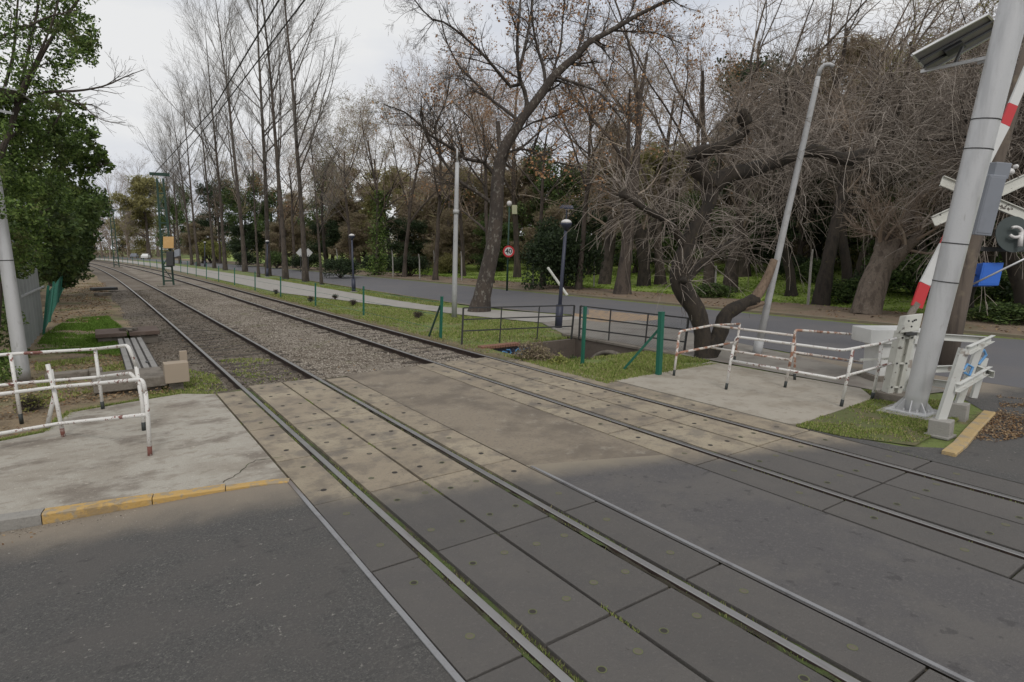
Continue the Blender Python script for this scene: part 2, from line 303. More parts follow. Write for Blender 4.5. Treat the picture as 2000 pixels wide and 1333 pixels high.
twP=M('poplar_twig',(.20,.185,.165),.9); twG=M('pollard_twig',(.17,.13,.10),.85,island=[(.075,.06,.048),(.155,.125,.10),(.25,.21,.175),(.40,.35,.30)]); twB=M('brown_twig',(.115,.085,.065),.9,island=[(.16,.12,.09),(.27,.205,.15),(.37,.30,.235)])
twPale=M('pale_hazed_twig',(.25,.20,.17),.9)  # pale bare twigs, with the distance haze put into their colour
def leafm(n,cols,t=.3,lay=()): return M(n,cols[0],.6,island=cols,spec=.3,trans=t,lay=lay)
lfE=leafm('evergreen_leaf',[(.03,.05,.018),(.055,.09,.028),(.09,.14,.04),(.15,.21,.06)],lay=[('n',.9,.52,.66,(.10,.085,.04),.55),('n',.6,.50,.62,(.13,.19,.055),.4)])
lfL=leafm('bright_ivy_leaf',[(.04,.065,.018),(.08,.13,.03),(.14,.22,.05),(.25,.34,.09)],lay=[('n',1.1,.54,.66,(.15,.125,.06),.6),('n',.8,.50,.62,(.028,.042,.016),.6)])
lfO=leafm('olive_leaf',[(.17,.16,.065),(.25,.23,.09),(.34,.31,.13)])
lfD=leafm('dark_bush_leaf',[(.02,.032,.016),(.035,.055,.024),(.06,.09,.034)])
lfR=leafm('withered_leaf',[(.30,.15,.07),(.42,.23,.11),(.52,.33,.18)])
lfY=leafm('yellow_green_leaf',[(.14,.16,.04),(.24,.25,.07),(.34,.33,.10)])
lfB=leafm('brown_scrub_leaf',[(.17,.13,.09),(.27,.205,.145),(.25,.23,.11),(.38,.30,.22)])
# ================================================================== SETTING
ST='structure'
def axis(*seg):
    o=[]
    for a,b,s in seg: o+=list(np.arange(a,b,s))
    return np.array(o+[seg[-1][1]])
RND=np.random.default_rng(5)
def vnoise(x,y,sc,seed=0):
    x=np.asarray(x)*sc+seed*17.3; y=np.asarray(y)*sc+seed*9.1
    return (np.sin(x*1.7+np.sin(y*1.3)*1.4)+np.sin(y*2.1+np.sin(x*.9)*1.7)+.5*np.sin(x*4.1+y*3.3))/2.5
def ditch(x,y):
    # culvert depression beside the crossing, steep sides
    e=np.minimum(np.minimum(x-6.0,9.62-x),np.minimum(y-(11.45-.22*(x-7)),14.6-y))
    return np.clip(e/.25,0,1)
def zr(x): t=np.clip((x-26)/30,0,1); return 1.9*t*t*(3-2*t)
def gh(x,y):
    h=np.full(x.shape,-.03)+.015*vnoise(x,y,2.)
    h=np.where(x<-2.7,h-.02,h)
    cor=((x>-2.95)&(x<5.42)&(y>12))|((x>-2.25)&(x<5.42))
    h=np.where(cor,-.25,h)
    h=np.where(((y<10.2)&(x<5.9))|(y<3.0),-.35,h)
    h=h-1.35*ditch(x,y)
    h=np.where((x>20.6),h+.08+zr(x),h)
    return h
xs=axis((-700,-60,80),(-60,-12,4),(-12,-4,.5),(-4,-1,.25),(-1,5,1.),(5,12,.12),(12,24,1.),(24,60,4),(60,900,60))
ys=axis((-300,-20,40),(-20,2,2),(2,9,.25),(9,16,.12),(16,34,.4),(34,80,2),(80,240,8),(240,1600,80))
Xg,Yg=np.meshgrid(xs,ys); Hg=gh(Xg,Yg)
sh=np.where(abs(Xg)<40,1,0)*latn(np.minimum(Yg,240)); far=np.clip((abs(Xg)-40)/60,0,1)
XX=Xg+latn(np.minimum(Yg,240))*(1-far)
def grid(X,Y,Z):
    n,m_=X.shape; V=np.stack([X,Y,Z],-1).reshape(-1,3); i=np.arange(n*m_).reshape(n,m_)
    return V,np.stack([i[:-1,:-1],i[:-1,1:],i[1:,1:],i[1:,:-1]],-1).reshape(-1,4)
V,q=grid(XX,Yg,Hg)
tag(link('ground',mesh('ground',V,q,mats=[soil],smooth=True)),kind=ST)
def strip(name,x0,x1,ylist,z,mat,nx=2,zf=None):
    ys=np.asarray(ylist,float); xs=np.linspace(0,1,nx)
    f0=x0 if callable(x0) else (lambda y:np.full_like(y,x0)); f1=x1 if callable(x1) else (lambda y:np.full_like(y,x1))
    Y=np.repeat(ys[:,None],nx,1); a,b=f0(ys)[:,None],f1(ys)[:,None]; X=a+(b-a)*xs
    Z=np.full_like(X,z) if zf is None else zf(X,Y)
    V,q=grid(X+latn(Y),Y,Z); o=link(name,mesh(name,V,q,mats=[mat],smooth=True)); return tag(o,kind=ST)
YL=axis((12.7,40,1.),(40,120,4),(120,330,8))
def ballz(X,Y): return -.135+.02*vnoise(X,Y,3)+.012*vnoise(X,Y,11,2)-.05*np.clip((-1.6-X)/.7,0,1)
strip('ballast',-2.6,5.5,axis((12.75,34,.2),(34,120,4),(120,330,8)),0,ballm,50,ballz)
strip('left_verge_soil',lambda y:np.full_like(y,-14.),lambda y:-1.95+.15*vnoise(y,y*0,1.3),axis((10.0,34,.5),(34,120,4),(120,330,8)),-.02,leftsoil,40,lambda X,Y:-.035+.025*vnoise(X,Y,1.4)-.13*np.clip((X+2.95)/.9,0,1))
b=B(); b.poly([(-1.45,-12),(5.95,-12),(5.95,9.6),(5.6,12.95),(-1.45,12.8)],-.05); tag(b.build('track_bed',bedm),kind=ST)
# cross street, in three sheets beside and between the panels
def sheetgrid(name,cols,mat):
    """cols: list of (x, y0, y1, z) -> quads between neighbours"""
    V=[];q=[]
    for x,y0,y1,z in cols: V+=[(x,y0,z),(x,y1,z)]
    for i in range(len(cols)-1): q.append((2*i,2*i+2,2*i+3,2*i+1))
    return tag(link(name,mesh(name,V,q,mats=[mat],smooth=False)),kind=ST)
sheetgrid('cross_street',[(-60,-14,18,-.14),(-12,-14,9.2,-.14),(-4.2,-14,7.72,-.125),(-3,-14,7.5,-.08),(-2.1,-14,7.33,-.035),(-1.30,-14,7.14,-.014)],asph)
sheetgrid('cross_street_between_tracks',[(1.322,-14,6.0,-.014),(2.3,-14,5.6,-.010),(3.095,-14,5.27,-.014)],asphm)
b=B(); b.poly([(1.31,9.6),(1.33,12.85),(3.1,12.85),(3.095,5.27),(2.3,5.6),(1.322,6.0)],-.013); tag(b.build('concrete_patch_between_tracks',patch),kind=ST)
sheetgrid('cross_street_beyond_tracks',[(5.82,-14,4.9,-.014),(6.15,-14,3.6,-.014),(6.6,-14,3.2,-.014),(9.3,-14,3.62,-.014),(10.6,-14,4.6,-.013),(12.1,-14,9.2,-.013)],asph)
pk=axis((-14,40,2),(40,330,6))
def nk(y): return np.interp(y,[-14,9,16.6,19,21.2,26,33,57,90,330],[12.1,12.1,14.2,14.0,12.9,12.2,12.2,13.0,13.4,13.4])
strip('park_road',nk,20.5,pk,-.010,asph2)
strip('far_verge',20.72,25.5,pk,.10,dirtv,6,lambda X,Y:.10+.02*vnoise(X,Y,1.))
strip('park_lawn',25.3,62,axis((-14,90,2),(90,200,10)),0,lawnm,24,lambda X,Y:np.where(X<25.4,.04,.075)+zr(X)+.03*vnoise(X,Y,.7))
def pn(y): return np.interp(y,[18.0,22,24,30.5,40,54,87,330],[10.75,9.65,9.4,8.3,6.75,6.75,6.7,6.7])
def pf(y): return np.interp(y,[18.0,21.2,26,32,48,75,330],[13.4,12.7,10.55,10.35,10.7,10.6,10.6])
strip('footpath',pn,pf,axis((18,60,1.5),(60,330,6)),.0,pathm)
b=B(); b.poly([(9.42,4.9),(9.5,10.4),(9.5,14.4),(9.3,14.75),(10.75,18.0),(13.4,18.0),(14.2,16.6),(12.1,9.2),(10.6,4.6)],-.006); tag(b.build('tiled_pavement',pavem),kind=ST)
# thin haze of worn yellow paint on the park road bend
for i,(pts) in enumerate([[(1150,604),(1290,618),(1300,622),(1262,627),(1150,620)],[(1120,612),(1180,618),(1240,626),(1180,630),(1110,622)]]):
    b=B(); b.poly([G(*p)[:2] for p in pts],-.005+.002*i); o=b.build('faded_road_marking',M('faded_marking',(.40,.27,.15),.9,lay=[('n',3,.45,.6,(.13,.125,.13),.95,(1,3,1))],pos=True)); tag(o,['faded ochre paint patch on the park road behind the mesh fence','faded ochre paint patch on the pavement edge nearer the fence'][i],'road marking')
# ------------------------------------------------------------------ kerbs
def kerb(pts,z0,z1,w,name,mat,label,cat='kerb',group=None,side=1):
    P=A(pts,float); d=np.gradient(P,axis=0); d/=np.linalg.norm(d,axis=1)[:,None]; n=np.stack([-d[:,1],d[:,0]],1)*w*side
    Q=P+n; V=[];q=[]; k=len(P)
    for i in range(k):
        zt=z1 if np.isscalar(z1) else z1[i]; zb=z0 if np.isscalar(z0) else z0[i]
        V+=[(*P[i],zb),(*P[i],zt-.015),(*(P[i]+n[i]*.12),zt),(*Q[i],zt),(*Q[i],zb)]
    for i in range(k-1):
        for j in range(4): q.append((i*5+j,(i+1)*5+j,(i+1)*5+j+1,i*5+j+1))
    e=(k-1)*5; t=[(0,2,1),(0,3,2),(0,4,3),(e,e+1,e+2),(e,e+2,e+3),(e,e+3,e+4)]
    o=link(name,mesh(name,V,q,t,mats=[mat])); return tag(o,label,cat,group) if label else tag(o,kind=ST)
gk='kerb stones along the left pavement'
kerb([(-14,9.5),(-8,8.48),(-4.8,7.83),(-3.70,7.64)],-.3,.012,.16,'kerb_stone',kerbm,'bare grey concrete kerb at the left edge of the pavement','kerb',gk)
kerb([(-3.69,7.637),(-3.2,7.545),(-2.72,7.45)],-.3,.010,.15,'kerb_stone',yel,'yellow painted kerb stone next to the bare grey kerb, chipped','kerb',gk)
kerb([(-2.71,7.447),(-2.3,7.37),(-2.0,7.31)],-.3,.008,.14,'kerb_stone',yel,'low yellow kerb stone in the middle of the painted run','kerb',gk)
kerb([(-1.99,7.307),(-1.6,7.22),(-1.335,7.12)],-.3,.006,.10,'kerb_stone',yel,'faded yellow kerb end meeting the steel strip by the track','kerb',gk)
kerb([G(1868,880,.08)[:2],G(1890,862,.08)[:2],G(1915,832,.08)[:2],G(1946,800,.08)[:2]],-.3,.035,.16,'kerb_stone',yel2,'faded yellow kerb beside the leaf pile at the mast corner','kerb')
strip('far_kerb',20.5,20.72,pk,.10,kerbf,2); 
o=strip('far_kerb_face',20.5,20.501,pk,.0,kerbf,2,lambda X,Y:np.where(X-X.min(axis=1,keepdims=True)>0,.10,-.02))
strip('near_kerb',lambda y:nk(y)-.16,nk,axis((21,60,1.5),(60,330,6)),.03,kerbf)
# ------------------------------------------------------------------ pavement slabs at both ends of the crossing
b=B(); b.poly([(-1.325,12.42),(-1.85,12.80),(-2.7,12.6),(-3.55,12.35),(-3.85,11.2),(-4.7,10.9),(-14,11.6),(-14,9.66),(-8,8.62),(-4.8,7.98),(-3.68,7.79),(-2.7,7.6),(-1.99,7.42),(-1.32,7.23)],-.3,.0)
o=tag(b.build('left_pavement',slabm),kind=ST)
def crack(pts,w,label):
    P=A(pts); r=np.random.default_rng(len(pts)); Q=[P[0]]
    for a,c in zip(P[:-1],P[1:]):
        for t in np.linspace(0,1,7)[1:]: Q.append(a+(c-a)*t+r.normal(0,.012,2))
    Q=A(Q); d=np.gradient(Q,axis=0); d/=np.linalg.norm(d,axis=1)[:,None]; n=np.stack([-d[:,1],d[:,0]],1)
    ww=(w*r.uniform(.4,1.,len(Q)))[:,None]; V=np.concatenate([np.c_[Q+n*ww,np.full(len(Q),.004)],np.c_[Q-n*ww,np.full(len(Q),.004)]])
    k=len(Q); i=np.arange(k-1); o=link('pavement_crack',mesh('pavement_crack',V,np.stack([i+k,i+k+1,i+1,i],1),mats=[mossm])); return tag(o,label,'crack')
crack([G(552,893)[:2],G(500,900)[:2],G(470,920)[:2],G(436,944)[:2]],.008,'branching crack across the corner of the left pavement by the yellow kerb')
b=B(); b.poly([(5.83,9.1),(6.9,9.0),(8.2,9.05),(9.30,9.25),(9.35,5.7),(8.7,5.15),(6.0,5.02),(5.83,5.1)],-.2,.0); tag(b.build('right_pavement',slabm2),kind=ST)
# ------------------------------------------------------------------ rails
def rail(x,label):
    ys=axis((-6,40,1.),(40,120,3),(120,330,6)); c=x+latn(ys)
    prof=[(-.07,-.16),(-.07,-.148),(-.012,-.13),(-.010,-.045),(-.035,-.036),(-.036,-.006),(-.030,.0),(.030,.0),(.036,-.006),(.035,-.036),(.010,-.045),(.012,-.13),(.07,-.148),(.07,-.16)]
    r=empty('rail',(x,0,0),label,'rail','the four running rails')
    def sweep(sec,name,mat,close):
        k=len(sec); V=np.array([(cx+px-x,y,pz) for y,cx in zip(ys,c) for px,pz in sec]); i=np.arange(len(ys)-1)[:,None]*k; j=np.arange(k-1)[None]
        q=np.stack([i+j,i+j+1,i+k+j+1,i+k+j],-1).reshape(-1,4)
        return link(name,mesh(name,V,q,mats=[mat]),r)
    sweep(prof[:6],'web_and_foot',rust,0); sweep(prof[8:][:6],'web_and_foot',rust,0); sweep(prof[5:9],'rail_head',steelr,0)
XR=[-.7525,.7525,DTR-.7525,DTR+.7525]
for x,l in zip(XR,['leftmost shiny rail, passing closest to the left pavement','second rail from the left, right-hand rail of the left track','third rail from the left, left-hand rail of the right track','rightmost rail, nearest the green fence posts']): rail(x,l)
# ------------------------------------------------------------------ crossing panels with lifting sockets
def panel(x0,x1,y0,y1,holes,label,group,skew=0):
    b=B(); r=np.random.default_rng(int(abs(x0*100+y0*10))); g=.012; z=-.008-r.uniform(0,.006)
    c=A([(x0+x1)/2,(y0+y1)/2,0]); 
    pts=[(x0+g*r.uniform(.5,1.4),y0+g),(x1-g*.8,y0+g*r.uniform(.6,1.5)),(x1-g*r.uniform(.5,1.4),y1-g),(x0+g*.8,y1-g*r.uniform(.6,1.5))]
    b.poly(pts,-.15,z)
    for hx,hy in holes:
        p=V3(x0+(x1-x0)*hx+r.normal(0,.01),y0+(y1-y0)*hy+r.normal(0,.02),z+.0025); near=p[1]+.31*p[0]<6.2
        fill=r.random()<(.6 if near else .2)
        b.disc(p,(0,0,1),.036,14,2 if near or r.random()<.3 else 1,r2=.027); b.disc(p-V3(0,0,.0005),(0,0,1),.0275,14,3 if fill else 1)
    o=b.build('crossing_panel',[panelm,holem,ringm,plugm],None,bevel=.006,origin=c); return tag(o,label,'crossing panel',group)
Y1=[12.85,9.57,7.93,6.30,4.65,3.04,1.42,-.2,-1.8,-3.4]
Y2=[12.95,9.62,8.02,6.38,4.76,3.11,1.5,-.12,-1.75,-3.4]
def row(x0,x1,Yj,double,what,split=False):
    Yj=list(Yj)
    if split: Yj=[Yj[0],11.40]+Yj[1:]
    for i in range(len(Yj)-1):
        a,c=Yj[i+1],Yj[i]; long_=c-a>2.4
        if double: hs=[(hx,hy) for hx in(.25,.76) for hy in ((.12,.38,.63,.88) if long_ else (.24,.76))]
        else: hs=[(.52,hy) for hy in ((.12,.38,.63,.88) if long_ else (.24,.76))]
        panel(x0,x1,a,c,hs,f'{ordw(i)} concrete panel from the ballast, {what}',f'concrete panels {what}')
row(-1.295,-.83,[12.5]+Y1[1:],False,'outside the leftmost rail')
row(-.655,-.008,Y1,True,'left half between the left track rails')
row(.008,.655,Y1,True,'right half between the left track rails')
row(.84,1.315,[12.6]+Y1[1:],False,'outside right rail of left track')
row(3.11,DTR-.835,Y2,False,'outside left rail of right track')
row(DTR-.66,DTR+.03,Y2,True,'left half between the right track rails',True)
row(DTR+.046,DTR+.665,Y2,True,'right half between the right track rails',True)
row(DTR+.835,DTR+1.38,[12.3]+Y2[1:],False,'outside the rightmost rail')
# moss and dirt in the flangeways, with tufts
def flange(x0,x1,y1,z,name='flangeway_moss'):
    ys=np.arange(-6,y1,.12); r=np.random.default_rng(int(abs(x0)*100)); n=len(ys); V=np.concatenate([np.c_[np.full(n,x0),ys,z+r.normal(0,.008,n)],np.c_[np.full(n,(x0+x1)/2),ys,z+.008+r.normal(0,.010,n)],np.c_[np.full(n,x1),ys,z+r.normal(0,.008,n)]])
    i=np.arange(n-1); q=np.concatenate([np.stack([i+k*n,i+(k+1)*n,i+(k+1)*n+1,i+k*n+1],1) for k in (0,1)])
    tag(link(name,mesh(name,V,q,mats=[mossm],smooth=True)),kind=ST)
for x in XR[:2]: flange(x-.08,x-.036,12.6,-.028); flange(x+.036,x+.10,12.6,-.045)
for x in XR[2:]: flange(x-.09,x-.036,12.8,-.045); flange(x+.036,x+.085,12.6,-.035)
# steel edge strips
for x,y1,l,w in ((-1.325,7.16,'wide worn steel strip edging the left side of the left track panels',.045),(1.362,5.92,'thin worn steel strip edging the right side of the left track panels',.04)):
    b=B(); yy=np.linspace(-6,y1,40); r=np.random.default_rng(3); xx=x+np.cumsum(r.normal(0,.0012,40))
    V=[];q=[]
    for i,(a,c) in enumerate(zip(xx,yy)): V+=[(a-w/2,c,-.012),(a-w/2,c,-.003),(a+w/2,c,-.003),(a+w/2,c,-.012)]
    for i in range(39):
        for j in range(3): q.append((i*4+j,i*4+j+4,i*4+j+5,i*4+j+1))
    tag(link('steel_strip',mesh('steel_strip',V,q,mats=[stripm])),l,'steel strip','steel strips edging the panels')
# ------------------------------------------------------------------ sleepers
def sleeper_set(xc,tr,y0,n,step):
    proto=None
    for i in range(n):
        y=y0+i*step; r=np.random.default_rng(i+int(xc*10)); c=V3(xc+lat(y),y,0)
        if proto is None:
            b=B(); b.box(V3(0,0,-.19),(1.2,0,0),(0,.12,0),(0,0,.075)); o=b.build('sleeper',sleepm,bevel=.01); proto=o
        else: o=proto.copy(); SC.collection.objects.link(o)
        o.location=(c[0]+r.normal(0,.03),y+r.normal(0,.02),r.uniform(-.022,-.004)); o.rotation_euler=(0,0,r.normal(0,.012))
        tag(o,f'{ordw(i)} half-buried timber sleeper beyond the crossing, {tr} track','sleeper',f'sleepers of the {tr} track')
sleeper_set(0,'left',13.15,38,.62); sleeper_set(DTR,'right',13.35,30,.62)
# ------------------------------------------------------------------ scattered stuff: stones, grass, leaves
def stones(n,samp,r0,r1,z,seed,name,mat):
    r=np.random.default_rng(seed); P=samp(r,n); n=len(P)
    base=A([(1,0,0),(-1,0,0),(0,1,0),(0,-1,0),(0,0,1),(0,0,-1)],float); s=r.uniform(r0,r1,(n,1,1))*r.uniform(.55,1.,(n,6,1))
    a=r.uniform(0,6.28,n); c_,s_=np.cos(a),np.sin(a); V=base[None]*s*A([1,1,.7]); Vx=V[...,0]*c_[:,None]-V[...,1]*s_[:,None]; Vy=V[...,0]*s_[:,None]+V[...,1]*c_[:,None]
    tz=r.normal(0,.35,(n,1)); V=np.stack([Vx+P[:,None,0],Vy+P[:,None,1],V[...,2]+tz*Vx+P[:,None,2]],-1)
    t=A([(0,2,4),(2,1,4),(1,3,4),(3,0,4),(2,0,5),(1,2,5),(3,1,5),(0,3,5)]); T=(t[None]+np.arange(n)[:,None,None]*6).reshape(-1,3)
    return tag(link(name,mesh(name,V,tris=T,mats=[mat])),kind='stuff')
def s_ballast(r,n):
    u=r.random(n); y=12.8+(50-12.8)*u**1.7; x=r.uniform(-2.1,5.45,n); z=ballz(x,y)+r.uniform(-.005,.015,n); z-=0
    k=np.ones(n,bool)
    for xr in XR: k&=abs(x-xr)>.085
    den=.55+.45*vnoise(x,y,.6,3); trk=(abs(x)<.72); den=np.where(trk&(y<24),den*.55,den); den=np.where(x<-1.0,den*np.clip((x+2.5)/1.2,.1,1),den)
    k&=r.random(n)<den+.25
    return np.c_[x+latn(y),y,z][k]
def s_b1(r,n):
    P=s_ballast(r,n); return P[P[:,0]-latn(P[:,1])>.8]
def s_b2(r,n):
    P=s_ballast(r,n); return P[P[:,0]-latn(P[:,1])<=.8]
stones(70000,s_b1,.018,.042,0,7,'ballast_stones',stonem)
stones(70000,s_b2,.018,.040,0,8,'track_ballast_stones',stonedk)
def blades(n,samp,h0,h1,seed,name='grass',mat=None,w=.006):
    r=np.random.default_rng(seed); P=samp(r,n); n=len(P); a=r.uniform(0,6.28,n); h=r.uniform(h0,h1,n); ww=w*r.uniform(.7,1.6,n)*(1+np.linalg.norm(P[:,:2]-CAM[:2],axis=1)/14)
    dx,dy=np.cos(a)*ww,np.sin(a)*ww; lx,ly=r.normal(0,.5,n)*h,r.normal(0,.5,n)*h
    V=np.stack([P+np.c_[dx,dy,0*dx-.01],P-np.c_[dx,dy,0*dx+.01],P+np.c_[lx,ly,h]],1)
    return tag(link(name,mesh(name,V,tris=np.arange(n*3).reshape(-1,3),mats=[mat or grassM])),kind='stuff')
def inpoly(P,poly):
    x,y=P[:,0],P[:,1]; c=np.zeros(len(P),bool); j=len(poly)-1
    for i in range(len(poly)):
        xi,yi=poly[i][:2]; xj,yj=poly[j][:2]; c^=((yi>y)!=(yj>y))&(x<(xj-xi)*(y-yi)/(yj-yi+1e-9)+xi); j=i
    return c
def s_poly(poly,z,thr=-.3,sc=1.,seed=1):
    poly=A([p[:2] for p in poly])
    def f(r,n):
        P=np.c_[r.uniform(poly[:,0].min()-.1,poly[:,0].max()+.1,n),r.uniform(poly[:,1].min(),poly[:,1].max(),n)]; k=inpoly(P,poly)&(vnoise(P[:,0],P[:,1],sc,seed)+.5*vnoise(P[:,0],P[:,1],sc*3.7,seed)>thr+r.normal(0,.25,n)); P=P[k]
        zz=z(P[:,0],P[:,1]) if callable(z) else np.full(len(P),z); return np.c_[P,zz]
    return f
# mast corner turf
corner=[(5.83,5.0),(5.9,4.3),(6.3,3.5),(7.4,3.59),(8.5,3.7),(9.6,3.95),(9.3,5.6),(8.75,5.15),(7.5,5.08)]
b=B(); b.poly(corner,-.004); tag(b.build('corner_turf',M('corner_turf_soil',(.11,.125,.04),.95,lay=[('n',2,.45,.62,(.14,.115,.065),.8),('n',14,.5,.7,(.07,.085,.025),.7)],bump=(40,1.),pos=True)),kind=ST)
blades(30000,s_poly(corner,-.002,-.05,1.6),.012,.04,11)
verge1=[(5.5,8.9),(9.4,9.3),(9.4,10.6),(9.2,11.2),(6.2,11.5),(5.6,12.9),(5.5,11.)]
blades(42000,s_poly(verge1,-.02,-.4),.02,.07,12)
verge2=[(5.6,14.3),(9.3,14.4),(9.3,14.7),(10.6,18),(9.5,22),(9.3,24),(8.2,30),(6.7,39),(5.6,39)]
blades(70000,s_poly([(x+lat(y),y) for x,y in verge2],-.02,-.2,.7),.02,.07,13)
vergeR=[(10.5,26.5),(12.0,26.5),(12.0,60),(10.7,60)]
blades(26000,s_poly(vergeR,-.02,-.3,.7),.03,.08,14)
tuftp=[(-4.6,20.5),(-2.3,18.4),(-2.2,23),(-2.7,30),(-4.0,29.5),(-4.5,25)]
blades(52000,s_poly(tuftp,-.04,-.35,.8),.03,.08,15,mat=M('lush_grass_blades',(.1,.2,.03),.8,island=[(.07,.12,.02),(.13,.23,.035),(.19,.30,.06)],spec=.2,trans=.3))
blades(18000,s_poly([(-4.0,13.2),(-2.3,15.3),(-2.1,19),(-4.4,18.5)],-.03,-.05,1.1,4),.02,.06,16)
blades(9000,s_poly([(-2.6,12.9),(-1.0,12.6),(-.95,15.),(-1.6,16.5)],-.11,-.2,1.3,4),.02,.05,17)
blades(3000,s_poly([(-.55,12.9),(.55,12.9),(.55,17),(-.55,17)],-.12,.3,1.5,2),.02,.04,18)
def s_fl(r,n):
    x=r.choice([XR[0]-.058,XR[0]+.065,XR[1]+.055,XR[1]-.06,XR[2]+.06,XR[2]-.06,XR[3]+.05,XR[3]-.06],n,p=[.28,.26,.16,.06,.08,.06,.06,.04]); y=r.uniform(-1,12,n); k=(vnoise(x*3,y,1.4,2)+r.normal(0,.2,n)>.15); x,y=x[k],y[k]; return np.c_[x+r.normal(0,.010,len(x)),y,np.full(len(x),-.035)]
blades(15000,s_fl,.01,.036,19,w=.0035)
def s_seam(r,n):
    x=np.r_[np.zeros(n//2),r.choice([-1.31,1.335,3.08,5.84],n-n//2)]+r.normal(0,.010,n); y=r.uniform(1,12,n); k=vnoise(x*2,y,1.9,5)>.62; return np.c_[x,y,np.full(n,-.02)][k]
blades(4000,s_seam,.008,.03,20,w=.003)
def litter(n,samp,s,seed,name='leaf_litter'):
    r=np.random.default_rng(seed); P=samp(r,n); n=len(P); s=s*r.uniform(.5,1.2,n); a=r.uniform(0,6.28,n); d=np.c_[np.cos(a),np.sin(a),r.normal(0,.25,n)]*s[:,None]; e=np.c_[-np.sin(a),np.cos(a),r.normal(0,.35,n)]*(s*.6)[:,None]
    P[:,2]+=r.uniform(0.002,.02,n); V=np.stack([P-d,P+e*.8+A([0,0,.004]),P+d,P-e],1)
    return tag(link(name,mesh(name,V,np.arange(n*4).reshape(-1,4),mats=[litM])),kind='stuff')
litter(9000,s_poly([(-4.7,13),(-1.9,13.2),(-2.3,17),(-2.9,20),(-4.9,20.5)],-.03,-.2,.9),.03,21)
litter(7000,s_poly([(-4.9,24),(-2.5,30),(-2.3,60),(-5.2,60)],-.02,-.1,.5),.05,22)
litter(1500,s_poly([(-3.9,11.3),(-4.7,11),(-7,11.5),(-7,14),(-3.7,13.5)],-.02,-.6),.03,23)
litter(9000,s_poly([(7.3,3.15),(9.9,3.6),(10.9,3.95),(11.,3.5),(9.8,3.0),(8.2,2.75),(7.4,2.9)],-.012,-.5,1.2),.02,24)
litter(2600,s_poly(verge2,-.02,-.3),.03,25); litter(1500,s_poly([(5.45,12.9),(5.9,12.9),(6.0,39),(5.45,39)],-.03,-.6),.03,33); blades(9000,s_poly([(5.4,13),(6.3,13),(6.3,60),(5.5,60)],-.03,-.1,1.3),.02,.06,34); litter(500,s_poly(verge1,-.02,.1),.03,26); litter(350,s_poly(corner,.01,-.3),.02,27)
stones(420,lambda r,n:np.c_[(lambda x:(x,7.62-.2*(x+3.7)-.02-abs(r.normal(0,.10,n)),np.full(n,-.10)+.03*(x+3.7)))(r.uniform(-6,-1.4,n))],.004,.013,0,91,'kerb_grit',stonem)
litter(220,s_poly([(-6,7.3),(-4,7.3),(-3.4,7.35),(-4.2,7.7),(-6.5,8.1)],-.12,-.3,2.),.022,28)
litter(4000,s_poly([(20.8,5),(25,5),(25,60),(20.8,60)],.12,.0,.5),.07,29)
litter(300,s_ballast,.03,30)

blades(5000,lambda r,n:(lambda t:np.c_[np.interp(t,[0,.5,1,1.6,2.2,3.2],[-1.4,-1.85,-2.7,-3.55,-3.85,-4.7])+r.normal(0,.05,n),np.interp(t,[0,.5,1,1.6,2.2,3.2],[12.5,12.86,12.66,12.42,11.25,10.95])+abs(r.normal(0,.05,n)),np.full(n,-.03)])(r.uniform(0,3.2,n)),.02,.06,92)
blades(2500,lambda r,n:np.c_[r.uniform(5.85,9.2,n),9.05+r.normal(0,.05,n),np.full(n,-.01)],.01,.04,93)
# ================================================================== OBJECTS
def pathp(base,pxs):                     # 3D points over a standing thing, one per pixel
    return [TOP(base,*p) for p in pxs]
# ------------------------------------------------------------------ tube railings
rustp=M('rusty_foot',(.16,.06,.045),.8,lay=[('n',14,.5,.66,(.45,.42,.38),.7)])
def railing(label,posts,bars,mat,group):
    """posts: (base px, top px); bars: list of point lists, already 3D; every post black-footed"""
    r=empty('tube_railing',posts[0][0],label,'railing',group)
    for base,pts in posts:
        b=B(); P=[base]+pts; b.tube(P,.027,10); o=b.build('post',mat,r,smooth=True)
        d=(P[1]-P[0])/np.linalg.norm(P[1]-P[0]); f=B(); f.tube([P[0]-d*.04,P[0]+d*.13],.029,10); f.build('post_foot',rustp if label.startswith('front white tube railing across') else blackp,o,smooth=True)
    for P in bars:
        b=B(); b.tube(P,.026,10); b.build('rail_bar',mat,r,smooth=True)
    return r
def smooth_corner(P,rad=.12):
    P=[A(p) for p in P]; out=[P[0]]
    for a,b_,c in zip(P[:-2],P[1:-1],P[2:]):
        u=a-b_; v=c-b_; lu,lv=np.linalg.norm(u),np.linalg.norm(v); k=min(rad,lu*.45,lv*.45); u/=lu; v/=lv
        p0,p1=b_+u*k,b_+v*k
        for t in np.linspace(0,1,5): out.append((1-t)**2*p0+2*t*(1-t)*b_+t*t*p1)
    out.append(P[-1]); return out
g1,g2,g3,g4,g5=G(1316,734),G(1418,761),G(1533,757),G(1643,794),G(1703,780)
gq=G(1434,706); gb=G(1388,716); g0=G(1552,742)
grR='tube railings of the chicane right of the tracks'
tp=lambda B_,x,y: TOP(B_,x,y)
